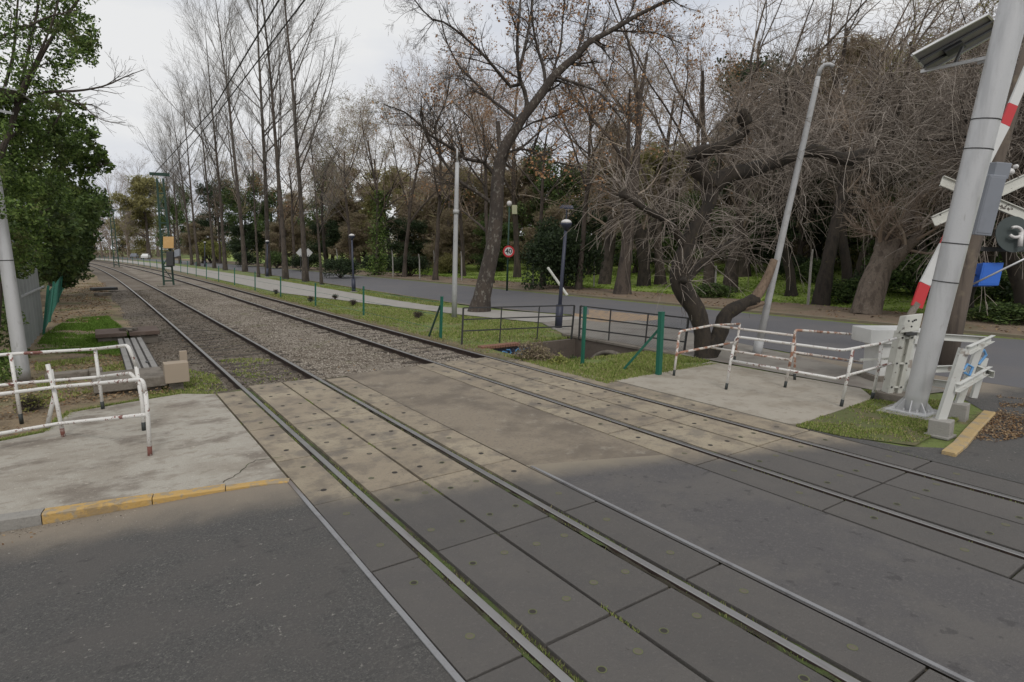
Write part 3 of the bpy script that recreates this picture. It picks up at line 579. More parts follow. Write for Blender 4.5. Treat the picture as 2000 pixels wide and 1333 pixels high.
# rear-left run
railing('rusty white tube railing with a kink, its branch ending by the gnarled tree',
 [(g1,[tp(g1,1325,664)]),(gq,[tp(gq,1445,633)]),(g0,[tp(g0,1552,656)])],
 [smooth_corner([tp(g1,1325,666),tp(g1,1327,648),tp(gb,1390,636),tp(gq,1445,633)],.1),[tp(gb,1390,636),tp(g0,1552,656)],
  [tp(g1,1323,690),tp(gb,1387,678),tp(gq,1440,668)],[tp(gb,1387,679),tp(g0,1545,704)]],whiter,grR)
g6=G(1725,722)
railing('rusty white tube railing running towards the white cabinet, its end post rust-brown',
 [(g3,[tp(g3,1547,690),tp(g3,1551,662)])],
 [smooth_corner([tp(g3,1551,664),tp(g3,1553,645),tp(g6,1700,656),tp(g6,1745,660)],.1),[tp(g3,1548,688),tp(g6,1700,710),tp(g6,1735,716)]],whiter,grR)
gk_=G(1632,798)
railing('front white tube railing of the right chicane, nearest the crossing, bent towards the mast',
 [(g2,[tp(g2,1427,706),tp(g2,1434,674)]),(g4,[tp(g4,1655,738),tp(g4,1666,684)]),(g5,[tp(g5,1717,712),tp(g5,1722,672)])],
 [smooth_corner([tp(g2,1434,676),tp(g2,1438,658),tp(gk_,1645,685),tp(g5,1722,671),tp(g5,1752,661)],.12),[tp(g2,1429,705),tp(gk_,1632,740),tp(g5,1717,717),tp(g5,1742,710)]],white,grR)
grL='tube railings of the left pavement'
l1,l2,l3=G(293,890),G(124,853),G(-95,905)
railing('front white tube railing across the left pavement, chipped paint showing rust',
 [(l1,[tp(l1,289,815),tp(l1,284,765)]),(l2,[tp(l2,112,793),tp(l2,103,752)]),(l3,[tp(l3,-115,788)])],
 [smooth_corner([tp(l1,284,768),tp(l1,279,741),tp(l2,103,757),tp(l3,-115,785)],.16),[tp(l1,288,810),tp(l2,113,828),tp(l3,-108,866)]],white,grL)
m1,m2,m3=G(281,841),G(201,799),G(42,824); m4=G(-90,840)
railing('rear white tube railing at the left slab edge by the grey mast',
 [(m1,[tp(m1,278,789),tp(m1,266,716)]),(m2,[tp(m2,186,684)]),(m3,[tp(m3,20,690)]),(m4,[tp(m4,-110,704)])],
 [smooth_corner([tp(m1,267,718),tp(m1,250,675),tp(m2,186,682),tp(m3,20,692),tp(m4,-110,703)],.1),smooth_corner([tp(m1,272,752),tp(m1,256,729),tp(m2,190,737),tp(m3,27,750),tp(m4,-100,765)],.1)],white,grL)
s1=G(92,838); s2=G(124,853)
b=B(); b.tube([s1+A([0,0,.02]),tp(s1,107,768),tp(s1,93,712)],.03,10)
o=tag(b.build('bent_bar',white,None,smooth=True,origin=s1),'broken white bar leaning behind the front left railing','bar')
b=B(); b.tube([G(112,800)+A([0,0,-.02]),tp(G(112,800),100,722)],.027,10)
tag(b.build('railing_stub',white,None,smooth=True,origin=G(112,800)),'single white stub post leaning left of the broken bar, behind the front left railing','post')
# ------------------------------------------------------------------ big galvanised masts
def mast(base,top,r0,r1,label,panel=None,flange=True,bands=()):
    r=empty('galvanised_mast',base,label,'mast','grey steel masts with solar panels')
    d=(top-base); l=np.linalg.norm(d); d/=l; ss=np.linspace(0,1,24)
    b=B(); b.tube([base+d*l*t for t in ss],[r0+(r1-r0)*t for t in ss],28); b.build('mast_tube',galv,r,smooth=True)
    if flange:
        b=B(); b.box(base+A([0,0,.03]),(.31,0,0),(0,.31,0),(0,0,.018)); b.build('base_plate',galv,r,bevel=.006)
        b=B(); b.box(base+A([0,0,-.03]),(.42,.03,0),(-.03,.42,0),(0,0,.045)); b.build('concrete_pad',blockm,r,bevel=.01)
        for k in range(8):
            a=k*math.pi/4+.2; u=V3(math.cos(a),math.sin(a),0); w=V3(-math.sin(a),math.cos(a),0)*.007; p=base+A([0,0,.048])+u*(r0-.02)
            V=[p-w,p+w,p+u*.15-w,p+u*.15+w,p+A([0,0,.2])-w,p+A([0,0,.2])+w,p+u*.14+A([0,0,.03])-w,p+u*.14+A([0,0,.03])+w]
            g=B(); g.add(V,[(0,2,6,4),(1,5,7,3),(4,6,7,5),(2,3,7,6),(0,1,3,2)]); g.build('gusset',galv,r)
            g=B(); q=base+A([0,0,.05])+V3(math.cos(a+.39),math.sin(a+.39),0)*.25; g.tube([q,q+A([0,0,.045])],.017,6); g.build('anchor_bolt',galv,r)
    for t in bands:
        c=base+d*l*t; rr=r0+(r1-r0)*t; b=B(); b.tube([c-d*.008,c+d*.008],rr+.006,28); b.build('strap',dark,r,smooth=True)
    return r,d
def AW(b0,P,w):
    s_=np.cross(P-CAM,(0,0,1)); s_/=np.linalg.norm(s_); return w/2/abs(pix(P+s_)[0]-pix(P-s_)[0])*2
mb=G(1783,805); mt=TOP(mb,2014,-120); 
mr,md=mast(mb,mt,AW(mb,mb+A([0,0,.6]),47),AW(mb,TOP(mb,1905,300),64),'tall thick grey galvanised mast leaning right beside the barrier',bands=(.31,.395,.595,.655))
lb=G(46,742); lt_=TOP(lb,-24,260)
ml,_=mast(lb,lt_,AW(lb,lb+A([0,0,.5]),32),AW(lb,TOP(lb,0,400),27),'grey galvanised mast left of the tracks behind the rear left railing',flange=False,bands=(.5,))
# solar panels
def solar(parent,P4,armA,armB,th=.035):
    """P4: corners seen from below (near-left, near-right, far-right, far-left)"""
    P4=[A(p) for p in P4]; n=np.cross(P4[1]-P4[0],P4[3]-P4[0]); n/=np.linalg.norm(n)
    if n[2]<0: n=-n
    b=B(); V=P4+[p+n*th for p in P4]; c=sum(P4)/4
    o=B(); o.add([p+n*th*.6 for p in P4]+[p+n*(th*.6+.006) for p in P4],[(0,1,2,3),(4,7,6,5),(0,4,5,1),(1,5,6,2),(2,6,7,3),(3,7,4,0)]); s=o.build('solar_panel',panelg,parent)
    o=B(); o.add([p+(c-p)*.03+n*(th*.6+.009) for p in P4],[(0,1,2,3)]); o.build('solar_cells',cells,s)
    for i in range(4):
        f=B(); f.bar(P4[i]+n*th/2,P4[(i+1)%4]+n*th/2,.03,th,side=np.cross(P4[(i+1)%4]-P4[i],n)); f.build('panel_frame',alu,s)
    f=B(); f.box(c-n*.01+(P4[0]-c)*.15,(P4[1]-P4[0])*.12,(P4[3]-P4[0])*.14,n*.03); f.build('junction_box',dark,s,bevel=.004)
    for t in (.33,.67):
        f=B(); a_=P4[0]+(P4[3]-P4[0])*t; c_=P4[1]+(P4[2]-P4[1])*t; f.bar(a_,c_,.03,.03); f.build('support_rail',dark,s)
    f=B(); f.bar(armA,armB,.05,.05); f.build('bracket_arm',galv,parent)
dm=depth(mb)
sp=[D(1814,142,dm+.25),D(1957,62,dm+.45),D(1930,30,dm-.35),D(1783,109,dm-.55)]
solar(mr,sp,D(1800,140,dm+.22),TOP(mb,1962,106))
f=B(); f.bar(D(1962,106,depth(TOP(mb,1962,106))-.1),D(1912,120,dm-.15),.04,.1); f.build('bracket_plate',alu,mr)
f=B(); f.bar(D(1880,92,dm-.05),D(1865,124,dm-.1),.04,.04); f.build('bracket_strut',dark,mr)
dl=depth(lb)
solar(ml,[D(-60,208,dl+.5),D(64,201,dl+.6),D(34,178,dl-.5),D(-60,160,dl-.6)],D(25,222,dl),D(-22,212,dl))
b=B(); b.tube([lt_-A([0,0,.1]),TOP(lb,-20,205)],.06,12); b.build('mast_tip',galv,ml,smooth=True)
# grey signal box strapped to the mast
bc=D(1925,402,dm+.05); ax=md; sx=Rt-md*(Rt@md); sx/=np.linalg.norm(sx); sz=np.cross(sx,ax)
bx=empty('signal_control_box',bc,'grey steel control box strapped to the leaning mast beside the crossed boards','control box')
b=B(); b.box(bc,sx*.145,ax*.50,sz*.12); b.build('box_body',greybox,bx,bevel=.012)
b=B(); b.box(bc-sz*.121 if (bc-sz*.121-CAM)@W<dm else bc+sz*.121,sx*.125,ax*.46,sz*.006); b.build('box_door',greybox,bx,bevel=.004)
b=B(); b.box(bc+ax*.58+sx*.06,sx*.13,ax*.13,sz*.10); b.build('upper_box',greybox,bx,bevel=.01)
# ------------------------------------------------------------------ timber pole with crossed boards, lamps and blue boxes
pb=G(1848,712); dp_=depth(pb)
pp=[pb+A([0,0,-.1]),TOP(pb,1872,600),TOP(pb,1893,500),TOP(pb,1943,326),TOP(pb,1982,190),TOP(pb,2030,30)]
ts=empty('timber_pole',pb,'weathered timber pole leaning right behind the thick mast','pole')
b=B(); b.tube(pp,[.20,.19,.175,.15,.14,.12],14); b.build('pole_shaft',polew,ts,smooth=True)
cb=empty('crossbuck',TOP(pb,1925,395),'white crossed boards seen from behind on the timber pole','crossing sign')
dc=dp_-.35
for a_,c_ in (((1838,354),(2045,440)),((1822,433),(2040,334))):
    for t in (0,):
        p,q_=D(*a_,dc),D(*c_,dc+.1 if a_[0]>1830 else dc); sd=np.cross(q_-p,W)
        b=B(); b.bar(p,q_,.24,.015,side=sd); o=b.build('board',mech,cb)
        for s_ in (-1,1):
            f=B(); u=sd/np.linalg.norm(sd)*.115*s_; f.bar(p+u-W*.03,q_+u-W*.03,.02,.05,side=sd); f.build('board_flange',mech,o)
lm=empty('signal_lamp',D(1978,462,dc-.2),'round dark backplate with a hooked pale lamp, right of the grey control box','signal lamp')
c=D(1980,458,dc-.2); b=B(); b.disc(c,-W,.42,28); b.disc(c+W*.02,W,.42,28); b.tube([c+W*.02,c],.42,28,cap=False); b.build('backplate',M('lamp_backplate',(.045,.058,.055),.6),lm)
b=B(); an=np.linspace(-2.6,2.2,14); P=[c-W*.10+.15*(math.cos(t)*Rt+math.sin(t)*Up*.8)+Rt*(-.04)+Up*.03 for t in an]; b.tube(P,.035,10); b.build('lamp_hood',lens,lm,smooth=True)
b=B(); b.tube([c-W*.10+Rt*.09+Up*.02,c-W*.10+Rt*.06-Up*.30],.05,10); b.build('lamp_neck',lens,lm,smooth=True)
for px,py,r_ in ((1974,336,.075),(1984,326,.05)):
    c=D(px,py,dc-.2); b=B(); b.lathe(c-W*.0,[(-.06,.3*r_),(-.03,r_),(.03,r_),(.06,.3*r_)],12,ax=W); b.build('small_lamp',lens,lm,smooth=True)
br=empty('cross_beam',D(1945,487,dp_-.2),'dark horizontal beam under the signal lamp','beam')
b=B(); b.bar(D(1888,486,dp_-.2),D(2060,490,dp_-.15),.14,.10); b.build('beam',dark,br); b=B(); b.bar(D(1893,480,dp_-.3),D(1893,508,dp_-.3),.05,.03); b.build('beam_bracket',dark,br)
for (x0,y0,x1,y1,l) in ((1908,514,1948,560,'bright blue box hung right of the timber pole'),(1867,514,1888,553,'bright blue box half hidden between mast and timber pole')):
    c=D((x0+x1)/2,(y0+y1)/2,dp_-.1); wx=(x1-x0)/2/F*dp_; hy=(y1-y0)/2/F*dp_
    r=empty('blue_box',c,l,'box','blue boxes on the timber pole'); u=Rt; v=Up*.96+Rt*.22
    b=B(); b.box(c,u*wx,v*hy,W*.12); b.build('box_shell',bluep,r,bevel=.012)
    b=B(); b.box(c-W*.122,u*wx*.85,v*hy*.85,W*.004); b.build('box_lid',bluep,r,bevel=.004)
    b=B(); b.bar(c+W*.05-u*wx if x0>1900 else c+u*wx,c-u*(wx+.1) if x0>1900 else c+u*(wx+.08),.04,.04); b.build('box_bracket',dark,r)
b=B(); b.tube([D(1858,576,dp_-.1),D(2040,487,dp_-1.2)],.022,8); tag(b.build('stay_rod',alu,None,smooth=True,origin=D(1858,576,dp_-.1)),'thin pale rod crossing in front of the blue boxes','rod')
# ------------------------------------------------------------------ barrier mechanism and boom
gb2=G(1745,780); dg=depth(gb2)
me_=empty('barrier_machine',gb2,'pitted white barrier machine standing on a brick foot left of the mast','barrier machine')
b=B(); b.box(gb2+A([0,0,.03]),(.24,.02,0),(-.02,.24,0),(0,0,.10)); b.build('foot_block',oldc,me_,bevel=.01)
a_,c_=TOP(gb2,1741,770),TOP(gb2,1768,648); 
for s_,w_ in ((-.085,.10),(.085,.08)):
    b=B(); b.bar(a_+Rt*s_,c_+Rt*s_,w_,.20,side=Rt); b.build('upright',mech,me_,bevel=.008)
b=B(); b.bar(a_+Rt*.01+W*.04,c_+Rt*.01+W*.04,.10,.14,side=Rt); b.build('web_plate',mech,me_,bevel=.006)
for t in (.12,.5,.9):
    q_=a_+(c_-a_)*t; b=B(); b.box(q_-W*.07,Rt*.15,Up*.02,W*.015); b.build('cross_tie',mech,me_)
    for s_ in (-.09,.08):
        b=B(); b.tube([q_+Rt*s_-W*.115,q_+Rt*s_-W*.09],.016,6); b.build('bolt',dark,me_)
hd=TOP(gb2,1776,632); b=B(); b.box(hd,Rt*.155+Up*.02,(Up*.155+Rt*.04),W*.09); h_=b.build('head_box',mech,me_,bevel=.01)
for dx,dy in ((-.07,.04),(.03,.05),(-.02,-.06),(.0,.03),(.06,.06)):
    f=B(); f.disc(hd+Rt*dx+Up*dy-W*.093,-W,.018,8); f.build('bolt_hole',black,h_)
b=B(); b.box(hd-Up*.19-Rt*.03,Rt*.10,Up*.03,W*.11); b.build('head_clamp',dark,me_,bevel=.005)
b=B(); b.bar(D(1680,703,dg+.1),D(1762,700,dg-.05),.04,.05,side=Up); b.build('counter_arm',mech,me_)
bm=empty('barrier_boom',hd,'raised red and white striped barrier boom slanting up behind the mast','barrier boom')
db0=depth(hd)
cu=[(1790,600,0,0),(1806,555,1,0),(1845,480,0,1),(1872,418,1,0),(1962,245,0,1),(1978,205,1,0),(2010,130,0,1),(2035,70,0,0)]
def bp(px,py):  # on a vertical plane through the head
    return D(px,py,db0+.12)
cols=[redp,whitep,redp,whitep,redp,whitep,redp]
b=B(); b.bar(D(1776,618,db0+.1),bp(1792,592),.10,.05,side=Rt); b.build('boom_root',oldc,bm)
for i in range(7):
    p=bp(*cu[i][:2]); q_=bp(*cu[i+1][:2]); b=B(); b.bar(p,q_,.20-.008*i,.045,side=Rt+Up*.5); b.build('boom_band',cols[i],bm)
# ------------------------------------------------------------------ white relay cabinet behind the railings
c0,c1=G(1722,745),G(1800,752)
cbn=empty('relay_cabinet',(c0+c1)/2,'low white cabinet with an overhanging lid behind the barrier machine','cabinet')
dcab=depth(c0); cc=D(1732,700,dcab+.25); fx=V3(*Rt); fx[2]=0; fx/=np.linalg.norm(fx); fy=V3(-fx[1],fx[0],0)
k=dcab/F
base_c=atdepth(1735,dcab+.3,0.); zt=hgt(base_c,668); 
b=B(); b.box(base_c+A([0,0,zt*.5]),fx*.42,fy*.26,(0,0,zt*.5)); b.build('cabinet_body',whitep,cbn,bevel=.01)
zl=hgt(base_c,640); b=B(); b.box(base_c+A([0,0,(zt+zl)/2])-fx*.07,fx*.60,fy*.36,(0,0,(zl-zt)/2)); b.build('cabinet_lid',whitep,cbn,bevel=.015)
b=B(); b.box(base_c+A([0,0,zt*.5])-fy*.265,fx*.36,fy*.006,(0,0,zt*.42)); d_=b.build('cabinet_door',whitep,cbn,bevel=.004)
b=B(); b.bar(base_c+A([0,0,zt*.5])-fy*.285+fx*.25,base_c+A([0,0,zt*.68])-fy*.285+fx*.25,.02,.02); b.build('handle',dark,d_)
b=B(); b.box(base_c+A([0,0,.03]),fx*.5,fy*.34,(0,0,.08)); b.build('cabinet_plinth',oldc,cbn,bevel=.01)
# ------------------------------------------------------------------ white channel guard around the mast corner
q1,q2,q3=G(1836,850),G(1870,815),G(1903,778); q4=G(1800,752)
q4=atdepth(1768,depth(G(1870,770)),0)
gd=empty('channel_guard',q1,'white steel channel guard with blue graffiti on grey blocks at the corner','guard rail')
def blk(c,s,h):
    b=B(); b.box(c+A([0,0,h/2-.04]),(s,.02,0),(-.02,s,0),(0,0,h/2+.04)); b.build('footing_block',blockm,gd,bevel=.012)
blk(q1,.135,.24); blk(q2,.13,.24)
b=B(); b.box(q1+A([0,0,.0]),(.16,0,0),(0,.16,0),(0,0,.02)); b.build('footing_pad',blockm,gd,bevel=.01)
def chn(p,q,w=.12,d=.05,nm='channel_rail',side=None):
    p,q=A(p),A(q); ax=(q-p)/np.linalg.norm(q-p); sd=A(side,float) if side is not None else V3(0,0,1); sd=sd-ax*(sd@ax); sd/=np.linalg.norm(sd); nn=np.cross(ax,sd)
    b=B(); b.bar(p,q,w,.008,side=sd); o=b.build(nm,chan,gd)
    b=B()
    for s_ in(-1,1): b.bar(p+sd*s_*(w/2-.004)+nn*d/2,q+sd*s_*(w/2-.004)+nn*d/2,.008,d,side=sd)
    b.build('channel_flange',chan,o); return o
t1,t2,t3=TOP(q1,1886,682),TOP(q2,1919,668),TOP(q3,1940,664)
b1=q1+A([0,0,.2]); b2=q2+A([0,0,.2])
chn(b1,t1,.13,.06,'channel_post',Rt); chn(b2,t2,.11,.05,'channel_post',Rt); chn(q3,TOP(q3,1925,700),.11,.05,'channel_post',Rt)
chn(q4,TOP(q4,1782,660),.11,.05,'channel_post',Rt)
tq4=TOP(q4,1790,655)
chn(t1-Up*.02,D(1936,661,depth(q3)),.12,.06); chn(tq4,D(1925,664,depth(q3)),.12,.06)
lo1,lo3,loe=TOP(q1,1866,758),TOP(q3,1930,722),D(1943,722,depth(q3)+.2)
chn(lo1,lo3,.12,.06); chn(TOP(q4,1785,742),TOP(q2,1880,755),.12,.06); chn(TOP(q4,1800,722),D(1905,718,depth(q3)),.12,.06); chn(D(1905,718,depth(q3)),D(1942,732,depth(q3)-.5),.12,.06)
b=B(); 
for a_ in (((1913,690),(1922,684),(1926,694),(1918,704),(1911,712)),):
    b.tube([D(x,y,depth(q3)-.62) for x,y in a_],.022,6)
b.tube([D(x,y,depth(q2)-.25) for x,y in ((1882,722),(1890,712),(1900,718),(1893,734),(1884,728))],.022,6)
b.build('graffiti',graf,gd)
# ------------------------------------------------------------------ slim posts and lamps
def pole(name,base,pts,r0,r1,mat,label,cat,k=12,part='shaft'):
    r=empty(name,base,label,cat); P=[A(base)-A([0,0,.1])]+pts; b=B(); n=len(P); b.tube(P,np.linspace(r0,r1,n),k); b.build(part,mat,r,smooth=True); return r
lb2=G(1478,690)
P=pathp(lb2,[(1500,590),(1535,430),(1568,285),(1592,178),(1598,150)])
lp=pole('street_lamp',lb2,P,.095,.055,galvp,'tall grey lamp post with a bent tip, leaning right past the gnarled tree','street lamp')
b=B(); b.tube([P[-1],TOP(lb2,1602,136),TOP(lb2,1611,127),TOP(lb2,1621,126),TOP(lb2,1628,130)],[.055,.05,.05,.045,.05],10); b.build('lamp_arm',galvp,lp,smooth=True)
b=B(); b.tube([lb2-A([0,0,.1]),TOP(lb2,1483,665)],.12,12); b.build('base_sleeve',galvp,lp,smooth=True)
wb=G(887,620); P=pathp(wb,[(888,560),(890,460),(892,370),(893,318)])
wp=pole('signal_post',wb,P,.11,.075,galvp,'pale grey round post on the verge left of the lichen-barked tree','post')
b=B(); b.tube([P[-1],TOP(wb,893,290)],.035,8); b.build('post_tip',galvp,wp,smooth=True)
b=B(); b.tube([TOP(wb,891,418),TOP(wb,891,410)],.12,12); b.build('post_collar',galvp,wp,smooth=True)
def blue_lamp(base,x0,y0,x1,y1,label,panelpx=None,mat=navy,sc=1):
    P=pathp(base,[(x0+(x1-x0)*.35,y0+(y1-y0)*.35),(x1,y1+6)])
    r=pole('park_lamp',base,P,.075*sc,.055*sc,mat,label,'park lamp')
    b=B(); t0=TOP(base,x0+(x1-x0)*.22,y0+(y1-y0)*.22); b.tube([A(base)-A([0,0,.1]),t0],.13*sc,14); b.build('lamp_base',mat,r,smooth=True)
    h=P[-1]; b=B(); b.lathe(h,[(-.25*sc,.07*sc),(-.05*sc,.20*sc),(0,.20*sc)],14); b.build('lamp_head',mat,r,smooth=True)
    b=B(); b.lathe(h+A([0,0,.0]),[(0,.19*sc),(.06*sc,.17*sc),(.11*sc,.10*sc),(.13*sc,.01)],14); b.build('lamp_dome',lens,r,smooth=True)
    b=B(); b.lathe(base,[(-.02,.24*sc),(.03,.24*sc),(.031,.001)],14); b.build('lamp_footing',blockm,r)
    return r
la=G(1090,642); r=blue_lamp(la,1090,642,1106,430,'dark blue park lamp with a white dome, standing by the culvert fence')
dd=depth(la); b=B(); b.add([D(1093,407,dd-.3),D(1120,409,dd-.2),D(1119,404,dd+.4),D(1098,402,dd+.3)]+[D(1093,405,dd-.3),D(1120,407,dd-.2),D(1119,402,dd+.4),D(1098,400,dd+.3)],[(0,1,2,3),(4,7,6,5),(0,4,5,1),(1,5,6,2),(2,6,7,3),(3,7,4,0)]); b.build('solar_panel',cells,r)
b=B(); b.tube([TOP(la,1106,428),TOP(la,1107,405)],.02,8); b.build('panel_stem',navy,r)
la2=G(691,570); blue_lamp(la2,691,570,687,455,'dark park lamp further along the verge near the poplar row')
la3=G(402,520); 
for (x,y,yt,l) in ((522,541,466,'dark park lamp between the nearer poplars'),(400,522,468,'dark park lamp at the far bend of the footpath')):
    blue_lamp(G(x,y),x,y,x,yt,l)
# speed sign
sb=G(990,568); P=pathp(sb,[(992,500),(995,405)]); ps=pole('sign_post',sb,P,.07,.05,dgreen,'dark green post with a small globe lamp, carrying the round speed sign','post')
b=B(); g_=TOP(sb,995,398); b.lathe(g_,[(-.18,.03),(-.13,.13),(0,.18),(.13,.13),(.18,.02)],14); b.build('globe',lens,ps,smooth=True)
ds=depth(sb); b=B(); b.box(D(1005,410,ds-.1),Rt*.17,Up*.30,W*.06); b.build('small_box',M('pale_yellow_box',(.38,.38,.24),.7),ps,bevel=.01)
sg=D(993.5,491.5,depth(TOP(sb,993.5,491.5))-.2); s_=empty('speed_sign',sg,'round red and white forty speed limit sign in front of the lichen-barked tree','speed sign')
wn=-V3(W[0],W[1],0); wn/=np.linalg.norm(wn); rr=11.2/F*ds
b=B(); b.tube([sg-wn*.02,sg],rr,28); b.build('sign_plate',alu,s_)
b=B(); b.disc(sg+wn*.004,wn,rr,32,r2=rr*.70); b.build('red_ring',redp,s_)
b=B(); b.disc(sg+wn*.003,wn,rr*.72,32); b.build('white_face',whitep,s_)
def text(s,c,right,up,n,size,mat,parent,name):
    cu=bpy.data.curves.new(name,'FONT'); cu.body=s; cu.size=size; cu.align_x='CENTER'; cu.align_y='CENTER'; cu.extrude=.001; cu.offset=size*.02
    t=bpy.data.objects.new(name,cu); SC.collection.objects.link(t)
    dg_=bpy.context.evaluated_depsgraph_get(); me=bpy.data.meshes.new_from_object(t.evaluated_get(dg_)); bpy.data.objects.remove(t)
    V=np.empty(len(me.vertices)*3,np.float32); me.vertices.foreach_get('co',V); V=V.reshape(-1,3)
    V=A(c)+V[:,:1]*A(right)+V[:,1:2]*A(up)+V[:,2:]*A(n)-A(parent.location); me.vertices.foreach_set('co',V.astype(np.float32).ravel()); me.materials.append(mat); me.update()
    return link(name,me,parent)
rg=np.cross((0,0,1),wn); text('40',sg+wn*.007,rg,(0,0,1),wn,rr*1.15,black,s_,'numerals')
for x,y,l in ((587,494,'left pale diamond sign across the park road, behind the poplars'),(602,494,'right pale diamond sign across the park road, behind the poplars')):
    bq=atdepth(x,72,0); q_=D(x,y,72); r=empty('diamond_sign',bq,l,'road sign','diamond signs across the park road'); b=B(); u=(rg+A([0,0,1]))*.27; v=(rg-A([0,0,1]))*.27; b.box(q_,u,v,wn*.01); b.build('sign_plate',whitep,r); b=B(); b.tube([bq,q_-A([0,0,.3])],.04,6); b.build('sign_stem',dark,r)
# leaning white rod beside the lamp, concrete fence posts of the park
k0=G(1105,575,0.); 
b=B(); b.bar(D(1070,523,depth(la)+1.6),D(1108,577,depth(la)+1.2),.10,.05); tag(b.build('leaning_board',mech,None,origin=D(1108,577,depth(la)+1.2)),'pale board leaning diagonally behind the dark blue lamp','board')
gpk='concrete fence posts along the park edge'; bnt=None
for x,y,yt,l in ((849,545,490,'left of the pale signal post'),(902,548,492,'right of the pale signal post'),(1041,562,505,'left of the dark round bush'),(1124,558,503,'in front of the dark round bush'),(1160,560,470,'behind the culvert fence lamp'),(660,535,486,'behind the end poplar'),(820,545,497,'two to the left of the pale signal post'),(768,541,490,'by the ivy-clad tree'),(1396,575,520,'behind the gnarled tree'),(1578,596,488,'taller, right of the leaning lamp post')):
    p=G(x,y,.1); h=hgt(p,yt)-.0; r=empty('concrete_fence_post',p,'pale bent-topped concrete fence post, '+l,'fence post',gpk); 
    b=B(); b.tube([p-A([0,0,.1]),p+A([0,0,h*.8]),p+A([-.12,-.1,h])],[.075,.06,.05],4); b.build('post_body',blockm,r)
# ------------------------------------------------------------------ green fence posts right of the tracks, wires
gfp='green fence posts along the right verge'
GP=[(616,598,553),(548,580,541),(498,567,531),(458,557,524),(427,550,520),(403,545,515),(383,540,512),(366,536,510),(353,532,508)]
def gpost(x,y,yt,label,xt=None,w=.06):
    p=G(x,y); t=TOP(p,x if xt is None else xt,yt); r=empty('green_fence_post',p,label,'fence post',gfp)
    b=B(); b.bar(p-A([0,0,.15]),t,w,w,side=(1,0,0)); b.build('post_body',greenp,r); b=B(); b.box(t,(w*.55,0,0),(0,w*.55,0),(0,0,.008)); b.build('post_cap',greenp,r); return r,p,t
R1_,p1_,t1_=gpost(1286,732,610,'stout green fence post with a strut beside the right chicane',1292,.10)
b=B(); b.bar(G(1218,722),TOP(G(1270,728),1290,640),.05,.05); b.build('strut',greenp,R1_)
gpost(1137,710,600,'slim green fence post at the near edge of the ditch',1143,.065)
R3_,p3_,t3_=gpost(860,660,580,'green fence post with a slanting strut left of the culvert fence',863,.07)
b=B(); b.bar(G(838,657),TOP(p3_,860,597),.045,.045); b.build('strut',dgreen,R3_)
gpost(710,615,560,'green fence post nearest left of the strutted one on the verge')
pr=None; lastt=None
for i,(x,y,yt) in enumerate(GP): gpost(x,y,yt,f'{ordw(i+1)} plain green fence post along the verge, counting away from the strutted one')
for i in range(16):
    yy=90+i*7.5; p=V3(5.72+lat(yy),yy,0); r=empty('green_fence_post',p,f'distant green fence post, {ordw(i)} past the double-legged catenary mast','fence post',gfp); b=B(); b.bar(p,p+A([0,0,1.25]),.08,.08,side=(1,0,0)); b.build('post_body',greenp,r)
ysf=[p[1] for p in [G(710,615),G(616,598),G(548,580),G(498,567),G(458,557),G(427,550),G(403,545)]]
r=empty('fence_wire',V3(5.75,17,0),'thin green wires strung between the verge posts','fence wire')
for z in (.25,.7,1.1):
    b=B(); yy=np.r_[16.6,ysf,70,90,130,200]; b.tube([V3(5.78+lat(v),v,z) for v in yy],.006,4); b.build('wire',greenp,r)
# ------------------------------------------------------------------ culvert: fences, headwalls, arch
def tubefence(label,a,c,at,ct,mids,rails,meshed=False):
    r=empty('culvert_fence',a,label,'fence','dark tube fences round the culvert'); 
    def on(t,z): return (a+(c-a)*t)*A([1,1,0])+ (at-a)*z*(1-t)+(ct-c)*z*t+A([0,0,(a+(c-a)*t)[2]])
    for t in [0,1]+mids: b=B(); b.bar(on(t,-.05),on(t,1),.045 if t in(0,1) else .03,.045 if t in (0,1) else .03,side=c-a); b.build('upright',dark,r)
    for z in rails: b=B(); b.bar(on(0,z),on(1,z),.035,.035); b.build('fence_rail',dark,r)
    if meshed:
        b=B(); Lh=np.linalg.norm(c-a); H=1.; n=int((Lh+H)/.09)
        for s in (0,1):
            for i in range(n):
                u0=i*.09-H; u1=u0+H; za,zb=0,1.
                if u0<0: za=-u0/H; u0_=0
                else: u0_=u0
                if u1>Lh: zb=1-(u1-Lh)/H; u1_=Lh
                else: u1_=u1
                if zb<=za: continue
                A0,A1=(u0_/Lh,za),(u1_/Lh,zb)
                if s: A0,A1=(1-A0[0],A0[1]),(1-A1[0],A1[1])
                b.tube([on(A0[0],A0[1]*.97),on(A1[0],A1[1]*.97)],.003,3,cap=False)
        b.build('wire_mesh',galvp,r)
    return r
f1,f2=G(902,672),G(1116,660); tubefence('dark tube fence section along the far side of the culvert ditch',f1,f2,TOP(f1,905,602),TOP(f2,1122,597),[.33,.67],[1,.68,.36])
f3,f4=G(1131,661),G(1336,688); tubefence('dark tube fence section with wire mesh above the culvert arch',f3,f4,TOP(f3,1134,598),TOP(f4,1345,622),[.31,.66],[1,.66,.30],True)
hw=empty('culvert_headwall',V3(9.38,12.8,-.1),'stained culvert wall with a round concrete arch under the mesh fence','culvert')
